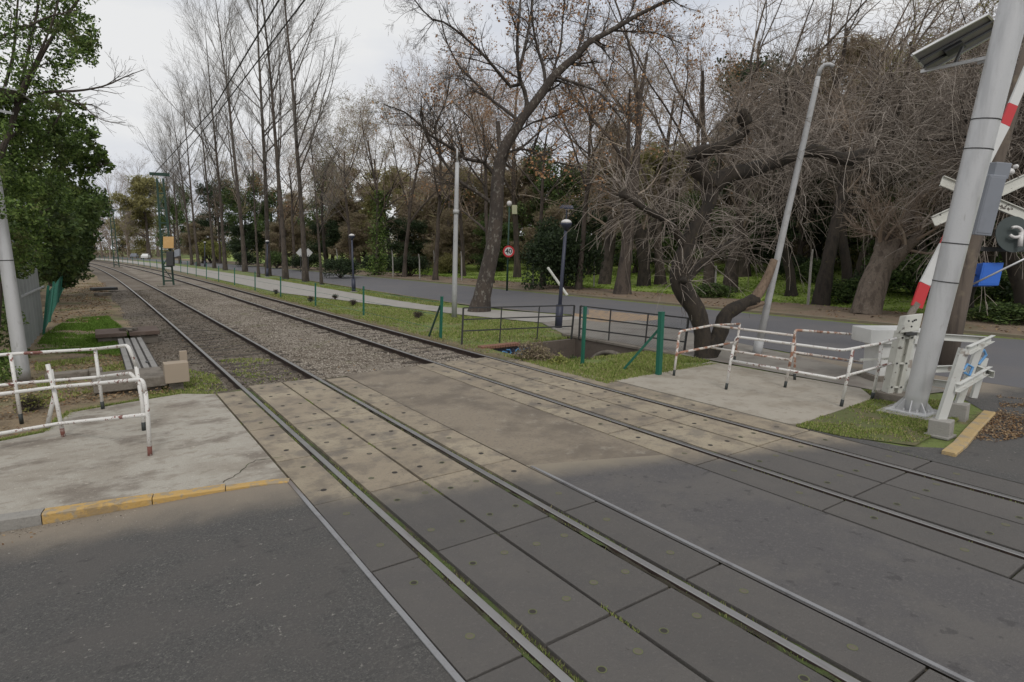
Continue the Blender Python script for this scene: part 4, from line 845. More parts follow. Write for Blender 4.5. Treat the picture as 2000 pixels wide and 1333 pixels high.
# wall in the plane X=9.3, with arch opening
def onX(px,py,X):
    d=ray(px,py); t=(X-CX)/d[0]; return CAM+t*d
ac=onX(1197,722,9.24); at_=onX(1197,691,9.24); ar=.8; ac=V3(9.24,at_[1],at_[2]-ar); hwid=abs(onX(1152,700,9.24)[1]-onX(1246,700,9.24)[1])/2/ar
an=np.linspace(0,math.pi,17); yc,zc=ac[1],ac[2]
b=B(); inn=[(yc+ar*hwid*math.cos(t),zc+ar*math.sin(t)) for t in an]
V=[];q=[]; 
top=-.0; 
for (y,z) in inn: V+=[(9.24,y,z),(9.24,y,top)]
for i in range(16): q.append((2*i,2*i+1,2*i+3,2*i+2))
b.add(V,q); y_r,y_l=inn[0][0],inn[-1][0]
b.add([(9.24,y_r,zc-1),(9.24,y_r,top),(9.24,14.9,top),(9.24,14.9,zc-1)],[(0,1,2,3)]); b.add([(9.24,10.4,zc-1),(9.24,10.4,top),(9.24,y_l,top),(9.24,y_l,zc-1)],[(0,1,2,3)])
b.build('wall_face',wallm,hw)
b=B(); b.abox(9.20,9.46,10.3,14.9,-.02,.05); b.build('coping',oldc,hw,bevel=.01)
b=B(); b.tube([V3(9.20,y,z) for y,z in [(yc+ar*(hwid+.05)*math.cos(t),zc+ar*1.04*math.sin(t)) for t in an]],.075,6); b.build('arch_ring',oldc,hw,smooth=True)
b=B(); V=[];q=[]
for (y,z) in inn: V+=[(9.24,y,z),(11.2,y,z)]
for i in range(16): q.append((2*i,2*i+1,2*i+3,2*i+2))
b.add(V,q); b.add([(11.2,y_r,zc-1),(11.2,y_r,zc+ar),(11.2,y_l,zc+ar),(11.2,y_l,zc-1)],[(0,1,2,3)]); b.build('barrel',dark,hw)  # barrel and end sheet coloured near-black to paint the shade inside the arch
hb=empty('brick_headwall',V3(7.3,14.3,0),'low red brick headwall with blue graffiti at the far end of the ditch','brick wall')
b=B(); b.abox(5.7,9.24,14.26,14.42,-1.5,-.05); b.build('wall_face',wallm,hb)
b=B(); 
for i in range(15): b.abox(5.75+i*.0872,5.75+i*.0872+.074,14.16,14.44,-.05,.03)
b.build('brick_coping',brick,hb,bevel=.004)
# graffiti painted on the wall face under the brick edge
def onY(px,py,Y):
    d=ray(px,py); t=Y/d[1]; return CAM+t*d
ga,gc_=onY(966,684,14.24),onY(1044,684,14.24); gbm=onY(1000,704,14.24)[2]-.1; gz=ga[2]
b=B(); b.abox(ga[0],gc_[0],14.235,14.26,gbm-.2,gz); b.build('painted_panel',M('navy_painted_wall',(.015,.022,.045),.8,lay=[('n',5,.5,.7,(.04,.04,.045),.6)],pos=True),hb)
b=B(); gw=gc_[0]-ga[0]; gh_=gz-onY(1000,702,14.24)[2]
for st in ([(.02,.3),(.1,.55),(.2,.2),(.3,.35)],[(.28,.1),(.36,.12),(.40,.4),(.33,.55),(.4,.9),(.48,.7)],[(.48,.9),(.52,.25),(.58,.08),(.64,.4),(.68,.95)],[(.52,.55),(.66,.55)],[(.72,.1),(.74,.9),(.85,.75),(.88,.2),(.78,.1)],[(.9,.15),(.94,.65),(1.0,.3),(.98,1.)]):
    b.tube([V3(ga[0]+gw*u,14.232,gz-gh_*v) for u,v in st],.022,5)
b.build('graffiti',graf,hb)
# ------------------------------------------------------------------ catenary masts between the tracks, wires
def catenary(yw,zt,label,full=True,s=1.):
    x=2.02+lat(yw); r=empty('catenary_mast',(x,yw,0),label,'catenary mast','green lattice masts between the tracks')
    for sx_ in (-.33,.33):
        b=B(); b.bar(V3(x+sx_,yw,-.1),V3(x+sx_*.62,yw,zt-.3),.13,.13,side=(1,0,0)); b.build('leg',dgreen,r)
    b=B(); n=int(zt/1.1)
    for i in range(n):
        z0,z1=i*1.1+.3,(i+1)*1.1+.3
        if z1>zt: break
        w=.33*(1-.38*z0/zt); b.bar(V3(x-w,yw,z0),V3(x+w,yw,z0),.12,.10,side=(0,1,0)); sg_=1 if i%2 else -1; b.bar(V3(x-w*sg_,yw,z0),V3(x+w*sg_,yw,z1),.07,.06,side=(0,1,0))
    b.build('lattice',dgreen,r)
    b=B(); b.bar(V3(x-.66,yw,zt),V3(x+.66,yw,zt),.22,.2,side=(0,0,1)); b.build('top_beam',dgreen,r)
    b=B(); b.abox(x-.75,x+.75,yw-.6,yw+.6,-.2,-.03); b.build('footing',oldc,r,bevel=.02)
    return r,x
pyl=G(335,556); r,xp=catenary(pyl[1]-.3,hgt(G(333,556),342),'tall double-legged dark green catenary mast with a yellow board')
ymast=pyl[1]-.3
c=D(329,474,depth(V3(xp,ymast,3))-.35); b=B(); b.box(c,Rt*.40,Up*.44,W*.02); b.build('yellow_board',orange,r,bevel=.01)
c=D(345,495,depth(V3(xp,ymast,3))-.2); b=B(); b.box(c+Rt*.06,Rt*.2+Up*.06,Up*.28,W*.1); b.build('grey_box',greybox,r,bevel=.02)
c=D(333,506,depth(V3(xp,ymast,3))-.3); b=B(); b.box(c,Rt*.26,Up*.55,W*.14); b.build('equipment_box',dark,r,bevel=.02)
for yw,l in ((112,'second catenary mast, smaller in the distance'),(168,'third catenary mast, tiny at the far bend')): catenary(yw,8.6,'dark green '+l)
for dx,pt in ((-.45,((330,343),(415,215),(545,0))),(.45,((343,343),(430,215),(595,0)))):
    X=2.02+dx; P=[V3(X+lat(ymast),ymast,hgt(V3(X+lat(ymast),ymast,0),343))]
    for px,py in pt[1:]:
        d=ray(px,py); t=(X+lat(30)*.5-CX)/d[0]; P.append(CAM+t*d)
    d=P[-1]-P[-2]; P.append(P[-1]+d*1.0)
    Q=[]
    for i in range(3):
        for t in np.linspace(0,1,6)[:-1]: Q.append(P[i]*(1-t)+P[i+1]*t)
    b=B(); b.tube(Q,.024,5,cap=False); tag(b.build('overhead_wire',dark,None),'overhead wire above the '+('left' if dx<0 else 'right')+' track, slanting up past the poplars','wire','overhead wires')
    yy=np.linspace(ymast,112,12); z0=P[0][2]; b=B(); b.tube([V3(X+lat(v),v,z0+(8.6-z0)*(v-ymast)/(112-ymast)-1.2*math.sin(math.pi*(v-ymast)/(112-ymast))) for v in yy],.016,4,cap=False)
    tag(b.build('overhead_wire',dark,None),'far overhead wire beyond the yellow-board mast, '+('left' if dx<0 else 'right')+' one','wire','overhead wires')
# ------------------------------------------------------------------ left side: ballast stop blocks, channel cover, pit
ca=empty('concrete_pit_cover',V3(-2.6,14.4,0),'long weathered concrete pit cover lying behind the left railing','pit cover')
b=B(); b.box(V3(-2.62,14.35,.10),(.62,.02,0),(-.02,.62,0),(0,0,.10)); b.build('cover_slab',oldc,ca,bevel=.02)
b=B(); b.box(V3(-2.62,14.35,-.10),(.52,0,0),(0,.55,0),(0,0,.10)); b.build('pit_wall',M('dark_pit_concrete',(.09,.075,.06),.95),ca,bevel=.01)  # pit wall in a darker concrete than the cover slab
tb=empty('tan_junction_box',V3(-1.80,13.75,0),'square tan box on a post at the end of the pit cover, beside the rail','junction box')
b=B(); b.box(V3(-1.82,13.78,.26),(.215,0,0),(0,.16,0),(0,0,.20)); b.build('box_body',tan,tb,bevel=.01)
b=B(); b.box(V3(-1.84,13.85,-.05),(.13,0,0),(0,.12,0),(0,0,.12)); b.build('box_foot',oldc,tb)
b=B(); b.box(V3(-1.62,14.3,.36),(.07,0,0),(0,.05,0),(0,0,.24)); o=b.build('rear_stub',tan,tb,bevel=.006)
cc_=empty('grooved_channel_cover',V3(-2.3,18,0),'grey ribbed channel cover running between the pit cover and the far blocks','channel cover')
b=B(); b.abox(-2.62,-1.98,14.98,21.3,-.05,.05); b.build('cover_base',M('cover_dark_grooves',(.06,.055,.05),.9),cc_)
for i in range(4):
    b=B(); b.abox(-2.61+i*.162,-2.61+i*.162+.115,14.97,21.32,.05,.082); b.build('cover_rib',M('rib_concrete',(.27,.26,.245),.9,lay=[('n',4,.5,.7,(.18,.17,.15),.7)],pos=True) if i==0 else bpy.data.materials['rib_concrete'],cc_,bevel=.006)
b=B(); b.abox(-2.2,-2.15,16.3,16.5,.08,.1); b.build('lifting_eye',dark,cc_)
for x0,x1,l in ((-3.15,-2.36,'left flat concrete block at the far end of the ribbed cover'),(-2.30,-1.50,'right flat concrete block at the far end of the ribbed cover')):
    r=empty('concrete_block',V3((x0+x1)/2,22,0),l,'concrete block','flat concrete blocks by the ribbed cover')
    b=B(); b.abox(x0,x1,21.4,22.8,.12,.24); b.build('block_lid',M('brown_stained_concrete',(.14,.10,.08),.95,lay=[('n',4,.5,.7,(.2,.16,.13),.6)],pos=True) if x0<-3 else bpy.data.materials['brown_stained_concrete'],r,bevel=.015); b=B(); b.abox(x0+.05,x1-.05,21.5,22.7,-.15,.12); b.build('block_base',oldc,r,bevel=.01)
b=B(); b.bar(V3(-2.5,22.1,.28),V3(-2.1,21.7,.30),.14,.07); b.bar(V3(-2.4,22.4,.27),V3(-2.25,21.5,.28),.10,.05); tag(b.build('rubble_piece',oldc,None,bevel=.01),'broken concrete lump lying across the joint of the two flat blocks','rubble')
b=B(); b.abox(-4.05,-3.3,15.6,15.9,-.05,.14); b.abox(-3.3,-3.05,15.55,15.9,-.05,.16); tag(b.build('sunken_block',oldc,None,bevel=.02),'half sunken concrete block in the grass behind the left railings','concrete block')
for x,y,s,l in ((203,566,.7,'dark flat stone slab on the leaf-strewn verge'),(201,577,.35,'small pale stone slab just before the dark one')):
    p=G(x,y); b=B(); b.box(p+A([0,0,.06]),(s,.1,0),(-.1,s*.7,0),(0,0,.09)); tag(b.build('stone_slab',dark if s>.5 else oldc,None,bevel=.03,origin=p),l,'stone slab')
# left chain link fence and corrugated panels
lf=[G(84,652),G(96,628),G(113,590),G(124,565),G(133,548),G(139,535)]
gl='green chain-link fence panels on the left'
for i,p in enumerate(lf):
    h=[1.55,1.5,1.5,1.4,1.35,1.3][i]; r=empty('chain_link_post',p,f'{ordw(i)} green post of the leaning left chain-link fence, counting away','fence post','posts of the left chain-link fence')
    b=B(); b.bar(p-A([0,0,.1]),p+A([.28,0,h]),.07,.07,side=(1,0,0)); b.build('post_body',greenp,r)
r=empty('chain_link_mesh',lf[0],'sagging green chain-link netting of the left fence','fence netting'); b=B()
for i in range(len(lf)-1):
    p,q_=lf[i],lf[i+1]; Lh=np.linalg.norm(q_-p); n=int(min(60,Lh/.16)); H=1.35
    for j in range(n):
        for s_ in (0,1):
            t0=j/n; t1=min(1,max(0,t0+(H/Lh if s_ else -H/Lh))); hh=abs(t1-t0)*Lh
            a_=p+(q_-p)*t0; c_=p+(q_-p)*t1; b.tube([a_+A([.0,0,0]),c_+A([.26*hh/H,0,hh])],.0045,3,cap=False)
b.build('netting',greenp,r)
wl0,wl1=G(62,640),G(80,655)
X0,Xa=-5.35,-4.95
r=empty('corrugated_panel',V3(-5.1,22,0),'grey corrugated metal sheets fixed upright beside the left mast','metal sheet')
b=B(); pA=G(44,690); pB=G(84,640); n=28; V=[];q=[]
pA=TOP(pA,44,690); d_=(pB-pA); nrm=np.cross(d_,(0,0,1)); nrm/=np.linalg.norm(nrm); hA,hB=TOP(pA,36,505),TOP(pB,60,505)
hh=(hgt(pA,505)+hgt(pB,512))/2
for i in range(n+1):
    t=i/n; o_=nrm*(.05 if (i//2)%2 else -.0); pb_=pA+d_*t+o_; V+=[pb_-A([0,0,.1]),pb_+A([0,0,hh*(1-.05*t)])]
for i in range(n): q.append((2*i,2*i+2,2*i+3,2*i+1))
b.add(V,q); b.build('sheet',sheet,r)
b=B(); b.bar(pA-d_*.05-A([0,0,.1]),pA-d_*.05+A([0,0,hh*1.02]),.5,.06,side=d_); b.build('edge_post',M('deep_green_post',(.01,.06,.035),.6),r)
b=B(); b.bar(pA+A([0,0,hh*.6]),pB+A([.15,0,hh*.6]),.05,.05); b.build('cross_rail',galvp,r)
# small litter on the asphalt
b=B(); p=G(234,1143,-.1); b.box(p,(.022,.006,0),(-.006,.014,0),(0,0,.006)); tag(b.build('paper_scrap',whitep,None,origin=p),'tiny white scrap lying on the dark asphalt','litter')
# distant parked cars past the poplars
def car(p,rz,mat,label,group='distant cars parked by the park road'):
    r=empty('parked_car',p,label,'car',group,rz); c_,s_=math.cos(rz),math.sin(rz)
    def lk(b,nm,mt,par=r,bev=0): 
        V=np.concatenate(b.v); me=mesh(nm,V,np.concatenate(b.q) if b.q else None,np.concatenate(b.t) if b.t else None,[mt],b.qm+b.tm); o=link(nm,me,par)
        if bev: m_=o.modifiers.new('bevel','BEVEL'); m_.width=bev; m_.segments=3
        return o
    pr_=[(-2.1,.35),(-2.15,.8),(-1.9,.95),(-1.2,1.0),(-.7,1.42),(.7,1.45),(1.5,1.0),(2.05,.9),(2.15,.6),(2.1,.35)]
    b=B(); n=len(pr_); V=[(x,-.82 if z<1.1 else -.66,z) for x,z in pr_]+[(x,.82 if z<1.1 else .66,z) for x,z in pr_]; b.add(V,[(i,(i+1)%n,n+(i+1)%n,n+i) for i in range(n)],[(0,i+1,i) for i in range(1,n-1)]+[(n,n+i,n+i+1) for i in range(1,n-1)]); lk(b,'body',mat)
    for s in (-1,1):
        b=B(); b.add([(-1.0,s*.80,1.02),(1.35,s*.80,1.02),(.65,s*.70,1.36),(-.65,s*.70,1.36)],[(0,1,2,3)]); lk(b,'window',cells)
        for x in (-1.35,1.35):
            b=B(); b.tube([(x,s*.70,.33),(x,s*.86,.33)],.33,14); w=lk(b,'wheel',black); b=B(); b.disc((x,s*.865,.33),(0,s,0),.2,12); lk(b,'rim',alu,w)
    return r
for (px,dep,mt,l) in ((285,165,whitep,'white car parked far down the park road'),(263,180,greybox,'grey car parked far down the park road')):
    p=atdepth(px,dep,0.02); car(p,1.35,mt,l)
# ================================================================== TREES AND PLANTS
def nrm(v): return v/(np.linalg.norm(v,axis=-1,keepdims=True)+1e-9)
def spawn(P,R,r,n,t0,t1,ang,asd,ln,trop=.0,wig=.12,rr=.5,m=5,droop=0,tp=.25,lt=.5,rmax=1e9,clus=None):
    """children of each polyline; ln length, longer near the base; trop pulls up, droop pulls down more and more"""
    np_,mp,_=P.shape; idx=np.repeat(np.arange(np_),n); k=len(idx)
    t=r.uniform(t0,t1,k) if clus is None else np.clip(r.choice(clus,k)+r.normal(0,.03,k),.02,1)
    f=t*(mp-1); i=np.minimum(f.astype(int),mp-2); u=(f-i)[:,None]
    p=P[idx,i]*(1-u)+P[idx,i+1]*u; T=nrm(P[idx,i+1]-P[idx,i]); rad=R[idx,i]*(1-u[:,0])+R[idx,i+1]*u[:,0]
    q=r.normal(size=(k,3)); q=nrm(q-T*(q*T).sum(1,keepdims=True)); a=np.radians(r.normal(ang,asd,k))[:,None]
    d=nrm(np.cos(a)*T+np.sin(a)*q); L_=ln*(1-lt*t)*r.uniform(.6,1.25,k); st=(L_/(m-1))[:,None]
    out=[p]; 
    for s in range(m-1):
        p=p+d*st; out.append(p); d=nrm(d+r.normal(0,wig,(k,3))+A([0,0,trop-droop*(s+1)/m]))
    r0=np.minimum(rad*rr,rmax)*r.uniform(.7,1.1,k); R2=r0[:,None]*(1+(tp-1)*np.linspace(0,1,m))
    return np.stack(out,1),R2
def tubes(P,R,k):
    n,m,_=P.shape; T=nrm(np.gradient(P,axis=1)); ref=np.where(abs(T[:,:1,2:])<.9,A([0,0,1.]),A([0,1.,0]))
    u=nrm(np.cross(T,np.broadcast_to(ref,T.shape))); w=np.cross(T,u); an=np.arange(k)*2*np.pi/k
    V=P[:,:,None]+R[:,:,None,None]*(np.cos(an)[:,None]*u[:,:,None]+np.sin(an)[:,None]*w[:,:,None]); V=V.reshape(-1,3)
    b=(np.arange(n)*m*k)[:,None,None]+(np.arange(m-1)*k)[None,:,None]; j=np.arange(k)[None,None]; j2=(j+1)%k
    q=np.stack([b+j,b+j2,b+k+j2,b+k+j],-1).reshape(-1,4); return V,q
def merge(parts):
    V=[];Q=[];n=0
    for v,q in parts: V.append(v); Q.append(q+n); n+=len(v)
    return np.concatenate(V),np.concatenate(Q)
def leafq(C,s,r,asp=.55,flat=0.):
    n=len(C); a=nrm(r.normal(size=(n,3))*A([1,1,1-flat])); b=r.normal(size=(n,3)); b=nrm(b-a*(b*a).sum(1,keepdims=True)); s=(s*r.uniform(.6,1.3,n))[:,None]
    V=np.stack([C-a*s*.5,C+b*s*asp*.5+a*s*.05,C+a*s*.5,C-b*s*asp*.5+a*s*.05],1); return V.reshape(-1,3),np.arange(n*4).reshape(-1,4)
def resamp(P,m):
    P=A(P,float); d=np.r_[0,np.cumsum(np.linalg.norm(np.diff(P,axis=0),axis=1))]; t=np.linspace(0,d[-1],m)
    return np.stack([np.interp(t,d,P[:,i]) for i in range(3)],1)
def crv(P,m):  # smooth catmull-rom then resample
    P=A(P,float); Q=[]; E=np.concatenate([[2*P[0]-P[1]],P,[2*P[-1]-P[-2]]])
    for i in range(1,len(E)-2):
        for t in np.linspace(0,1,6)[:-1]:
            a,b_,c,d=E[i-1:i+3]; Q.append(.5*((2*b_)+(-a+c)*t+(2*a-5*b_+4*c-d)*t*t+(-a+3*b_-3*c+d)*t**3))
    Q.append(P[-1]); return resamp(Q,m)
# ---- prototype meshes (unit: metres at true size, origin at foot)
def trunkline(r,h,lean=.02,wig=.012,m=14):
    p=np.zeros(3); d=nrm(A([r.normal(0,lean),r.normal(0,lean),1])); o=[p]
    for i in range(m-1): p=p+d*h/(m-1); o.append(p); d=nrm(d+r.normal(0,wig,3)*A([1,1,0])+A([0,0,.03]))
    return A(o)
def flare(R,t): R=R.copy(); R[0]*=1.45; R[1]*=1.1; return R
def poplar(seed,h=24,bm=bkP,tm=twP,n1=30,n2=13,n3=9,ang=24,lt=.62,t0=.2):
    r=np.random.default_rng(seed); T=trunkline(r,h)[None]; R=flare(np.linspace(.175,.02,14),0)[None]
    L1,R1=spawn(T,R,r,n1,t0+.06,.93,ang,7,h*.50,.06,.045,.50,10,lt=.66)
    L2,R2=spawn(L1,R1,r,n2,.15,.97,24,7,h*.13,.03,.05,.5,5,lt=.4,rmax=.03)
    L3,R3=spawn(L2,R2,r,n3,.15,1,26,9,h*.052,.03,.06,.6,3,tp=.4,rmax=.011)
    R3=np.maximum(R3,.0045)
    a=mesh('trunk',*merge([tubes(T,R,9),tubes(L1,R1,5)]),mats=[bm],smooth=True); c=mesh('crown',*merge([tubes(L2,R2,4),tubes(L3,R3,3)]),mats=[tm]); return a,c,None
def broad(seed,h=13,bm=bkB,tm=twB,leaves=None,n1=8,n2=8,n3=8,n4=4,th=.30,ang=42,spread=.55,lsz=.16,ln=0,droop=.02,tr=.17):
    r=np.random.default_rng(seed); T=trunkline(r,h*.75,.06,.05)[None]; R=flare(np.linspace(tr,.05,14),0)[None]
    L1,R1=spawn(T,R,r,n1,th,.98,ang,9,h*spread,.05,.09,.62,8,lt=.35)
    L2,R2=spawn(L1,R1,r,n2,.2,1,38,12,h*.24,.03,.12,.55,6,lt=.4)
    L3,R3=spawn(L2,R2,r,n3,.15,1,40,13,h*.10,.01,.14,.55,4,rmax=.02,droop=droop); 
    L4,R4=spawn(L3,R3,r,n4,.1,1,42,14,h*.045,0,.14,.6,3,rmax=.008,tp=.5,droop=droop); R4=np.maximum(R4,.006)
    a=mesh('trunk',*merge([tubes(T,R,9),tubes(L1,R1,6)]),mats=[bm],smooth=True); c=mesh('crown',*merge([tubes(L2,R2,4),tubes(L3,R3,3),tubes(L4,R4,3)]),mats=[tm]); l=None
    if leaves:
        C=L4[r.choice(len(L4),min(len(L4),ln),replace=False)][:,-1]; C=np.repeat(C,4,0)+r.normal(0,.12,(4*len(C),3)); l=mesh('foliage',*leafq(C,lsz,r),mats=[leaves])
    return a,c,l
def evergreen(seed,h=10,rx=4.,lm=lfE,n=16000,s=.22,nc=70,z0=.12,bm=bkB,shape=1.,asp=.55):
    """leaf clumps spread over limbs, gaps between clumps"""
    r=np.random.default_rng(seed); T=trunkline(r,h*.85,.04,.03)[None]; R=flare(np.linspace(.25,.04,14),0)[None]
    L1,R1=spawn(T,R,r,nc//3,max(.1,z0),1,60,14,rx*.95,.06,.09,.5,6,lt=.45*shape); L2,R2=spawn(L1,R1,r,4,.3,1,45,15,rx*.45,.02,.12,.5,4)
    tips=np.concatenate([L1[:,-1],L1[:,-2],L2[:,-1],L2[:,-2]]); k=r.integers(0,len(tips),n); sg=rx*r.uniform(.07,.16,len(tips)); q=nrm(r.normal(size=(n,3)))*r.uniform(.3,1.,(n,1))**.5
    C=tips[k]+q*sg[k][:,None]*1.6*A([1,1,.7]); C=C[C[:,2]>.05]
    a=mesh('trunk',*merge([tubes(T,R,8),tubes(L1,R1,5),tubes(L2,R2,3)]),mats=[bm],smooth=True); l=mesh('foliage',*leafq(C,s,r,asp),mats=[lm]); return a,None,l
def bush(seed,h=2.5,rx=2,lm=lfD,n=6000,s=.14):
    r=np.random.default_rng(seed); T=np.stack([trunkline(r,h*.5,.5,.1,5) for _ in range(7)]); R=np.tile(np.linspace(.05,.02,5),(7,1))
    L1,R1=spawn(T,R,r,7,.3,1,50,15,h*.45,.03,.1,.6,4); tips=L1[:,-1]; k=r.integers(0,len(tips),n); q=nrm(r.normal(size=(n,3)))*r.uniform(.2,1,(n,1))**.5
    C=tips[k]*A([rx/h*1.1,rx/h*1.1,1])+q*h*.17; C=C[C[:,2]>.02]
    return mesh('stems',*merge([tubes(T,R,5),tubes(L1,R1,4)]),mats=[bkB]),None,mesh('foliage',*leafq(C,s,r),mats=[lm])
def put(name,protos,loc,rz,sc,label,cat='tree',group=None,lean=(0,0)):
    r=empty(name,loc,label,cat,group,rz); r.scale=sc if not np.isscalar(sc) else (sc,sc,sc); r.rotation_euler=(lean[0],lean[1],rz)
    for nm,me in zip(('trunk','crown','foliage'),protos):
        if me is not None:
            o=bpy.data.objects.new(me.name.split('.')[0],me); SC.collection.objects.link(o); o.parent=r
    return r
RT=np.random.default_rng(99)
def rise(x,dep):
    p=atdepth(x,dep,0.)
    for _ in range(3): z=float(zr(A([p[0]-lat(min(p[1],240))]))[0]) if p[0]>20 else 0; p=atdepth(x,dep,z)
    return p
# ------------------------------------------------------------------ poplar row
PP=[poplar(1,n1=18,n2=15,n3=7,ang=30),poplar(2,n1=18,n2=14,n3=7,ang=28),poplar(3,ang=34,n1=18,n2=14,n3=7),poplar(4,ang=26,n1=18,n2=14,n3=7)]
gp='tall bare poplars in the row along the footpath'
for i,(x,y,top,l) in enumerate([(628,556,240,'shorter bare poplar at the near end of the row, right of the tall pair'),(597,551,-150,'tallest bare poplar, second from the near end of the row'),(558,546,-120,'bare poplar just left of the tallest, third in the row'),(524,539,-95,'double-trunked looking dark poplar, fourth in the row'),(505,541,210,'slim young poplar between the dark fourth and fifth trunks'),
   (479,531,-30,'bare poplar, fifth thick trunk in the row'),(440,528,60,'bare poplar, sixth in the row'),(419,524,150,'bare poplar, seventh in the row'),(388,520,175,'bare poplar, eighth in the row'),(375,518,200,'bare poplar close behind the eighth trunk'),(352,515,240,'bare poplar, tenth in the row, by the catenary mast'),(338,513,275,'farthest bare poplar of the row')]):
    p=G(x,y); h=hgt(p,top); sc=h/24.; k=[0,0,1,2,3,1,3,0,2,1,3,0][i]; put('poplar_tree',PP[k],p-A([0,0,.05]),RT.uniform(0,6),(sc*(1.25 if h<14 else 1.08),)*2+(sc,),l,'tree',gp)
# ------------------------------------------------------------------ lichen-barked tree with withered leaves
ct=G(936,608); d0=depth(ct)
def DP(pts,d=0.): return [D(x,y,d0+d+(o[0] if o else 0)) for x,y,*o in pts]
tk=[ct-A([0,0,.1]),*DP([(940,588),(950,540),(965,470),(970,400),(972,350),(978,312),(990,279),(1008,252),(1026,222),(1050,195),(1068,168),(1089,141),(1125,111),(1149,84),(1200,57),(1245,30),(1300,3),(1350,-30)])]
px_=depth(ct)/F
trunk=crv(tk,26); tr_=np.interp(np.linspace(0,1,26),[0,.03,.12,.25,.36,.5,.62,.75,1],A([24,17.5,15,13.5,12,9,8,5,2.3])*px_)
limbs=[([(1026,222),(1029,190),(1017,162,-.3),(1011,120,-.6),(1011,60,-.9),(1017,-5,-1.1),(1020,-90,-1.2)],6.5),([(1013,140,-.5),(1020,115,-.5),(1032,60,-.3),(1041,0,0),(1050,-80,0)],5),
 ([(1066,172),(1062,135,.3),(1050,95,.5),(1041,51,.6),(1036,-20,.7)],5.5),([(1075,160),(1085,125,.5),(1095,90,.6),(1100,30,.7),(1110,-60,.8)],4),
 ([(968,345),(955,328),(942,315,-.3),(912,312,-.6),(879,288,-1),(840,264,-1.3),(795,222,-1.6),(750,205,-1.9)],6),
 ([(1014,238),(1000,225),(984,213,.4),(960,195,.8),(936,168,1.1),(912,147,1.3),(891,120,1.5),(870,75,1.7),(858,20,1.8)],5),
 ([(1015,165),(1000,172),(978,147,-.4),(960,126,-.8),(942,105,-1.),(906,72,-1.4),(870,45,-1.7),(840,36,-2),(819,12,-2.2),(795,-20,-2.4)],5),
 ([(1085,150),(1110,158,-.5),(1140,168,-.8),(1170,180,-1.2),(1190,204,-1.4),(1215,235,-1.6),(1235,275,-1.7)],4.2),
 ([(975,325),(996,296,-.4),(1035,294,-.8),(1068,312,-1.1),(1104,321,-1.4),(1140,330,-1.6)],3.5),
 ([(966,400),(948,388),(930,375,-.3),(894,351,-.7),(855,300,-1.),(834,270,-1.3),(825,235,-1.5),(822,190,-1.7)],5.5),
 ([(1125,112),(1140,60,.5),(1150,10,.8),(1155,-60,1)],4),([(1195,60),(1230,62,.3),(1280,65,.5),(1330,85,.7)],3),([(860,300,-1),(850,250,-1.2),(870,200,-1.1),(880,150,-1)],3),([(1000,268),(1040,240,.8),(1090,225,1.2),(1130,205,1.6)],3)]
LP=[];LR=[]
for pts,w in limbs:
    q=crv(DP(pts),14); LP.append(q); LR.append(np.linspace(w,1.4,14)*px_*.72)
LP=A(LP);LR=A(LR); r=np.random.default_rng(42)
stub=crv([*DP([(982,300),(975,280),(972,238)])],14)[None]; sr=np.linspace(5,4,14)[None]*px_
TT=trunk[None]
root=empty('lichen_barked_tree',ct,'big leaning tree with pale lichen on dark bark and sparse withered brown leaves','tree')
def child(nm,VQ,mat,rt,smooth=False):
    o=A(rt.location)+(A(rt.parent.location) if rt.parent else 0)
    return link(nm,mesh(nm,VQ[0]-o,VQ[1],mats=[mat],smooth=smooth),rt)
child('trunk',merge([tubes(TT,tr_[None],14),tubes(LP,LR,8),tubes(stub,sr,7)]),bkC,root,True)
t12=np.linspace(0,1,14); up_=np.stack([resamp(trunk[12:],14)]); ur=np.linspace(9,2.5,14)[None]*px_
P1=np.concatenate([LP,up_]); Q1=np.concatenate([LR,ur])
A1,B1=spawn(P1,Q1,r,17,.12,1,42,14,1.9,.03,.12,.5,7,lt=.3); A2,B2=spawn(A1,B1,r,8,.15,1,40,14,.85,.02,.14,.55,5,rmax=.02); A3,B3=spawn(A2,B2,r,6,.1,1,42,14,.38,0,.14,.6,3,rmax=.009,tp=.5); B3=np.maximum(B3,.004)
child('crown',merge([tubes(A1,B1,5),tubes(A2,B2,3),tubes(A3,B3,3)]),bkC,root)
tips=A3[:,-1]; ppx=np.array([pix(t) for t in tips]); f=vnoise(tips[:,0]*1.,tips[:,2]*1.1,1.3,4)+.35*np.clip((ppx[:,0]-960)/120,-1,1)
sel=np.where((f+r.normal(0,.3,len(f))>.45))[0]; sel=r.choice(sel,min(11000,len(sel)),replace=False); C=tips[sel]+r.normal(0,.05,(len(sel),3))
child('foliage',leafq(C,.13,r,.7),lfR,root)
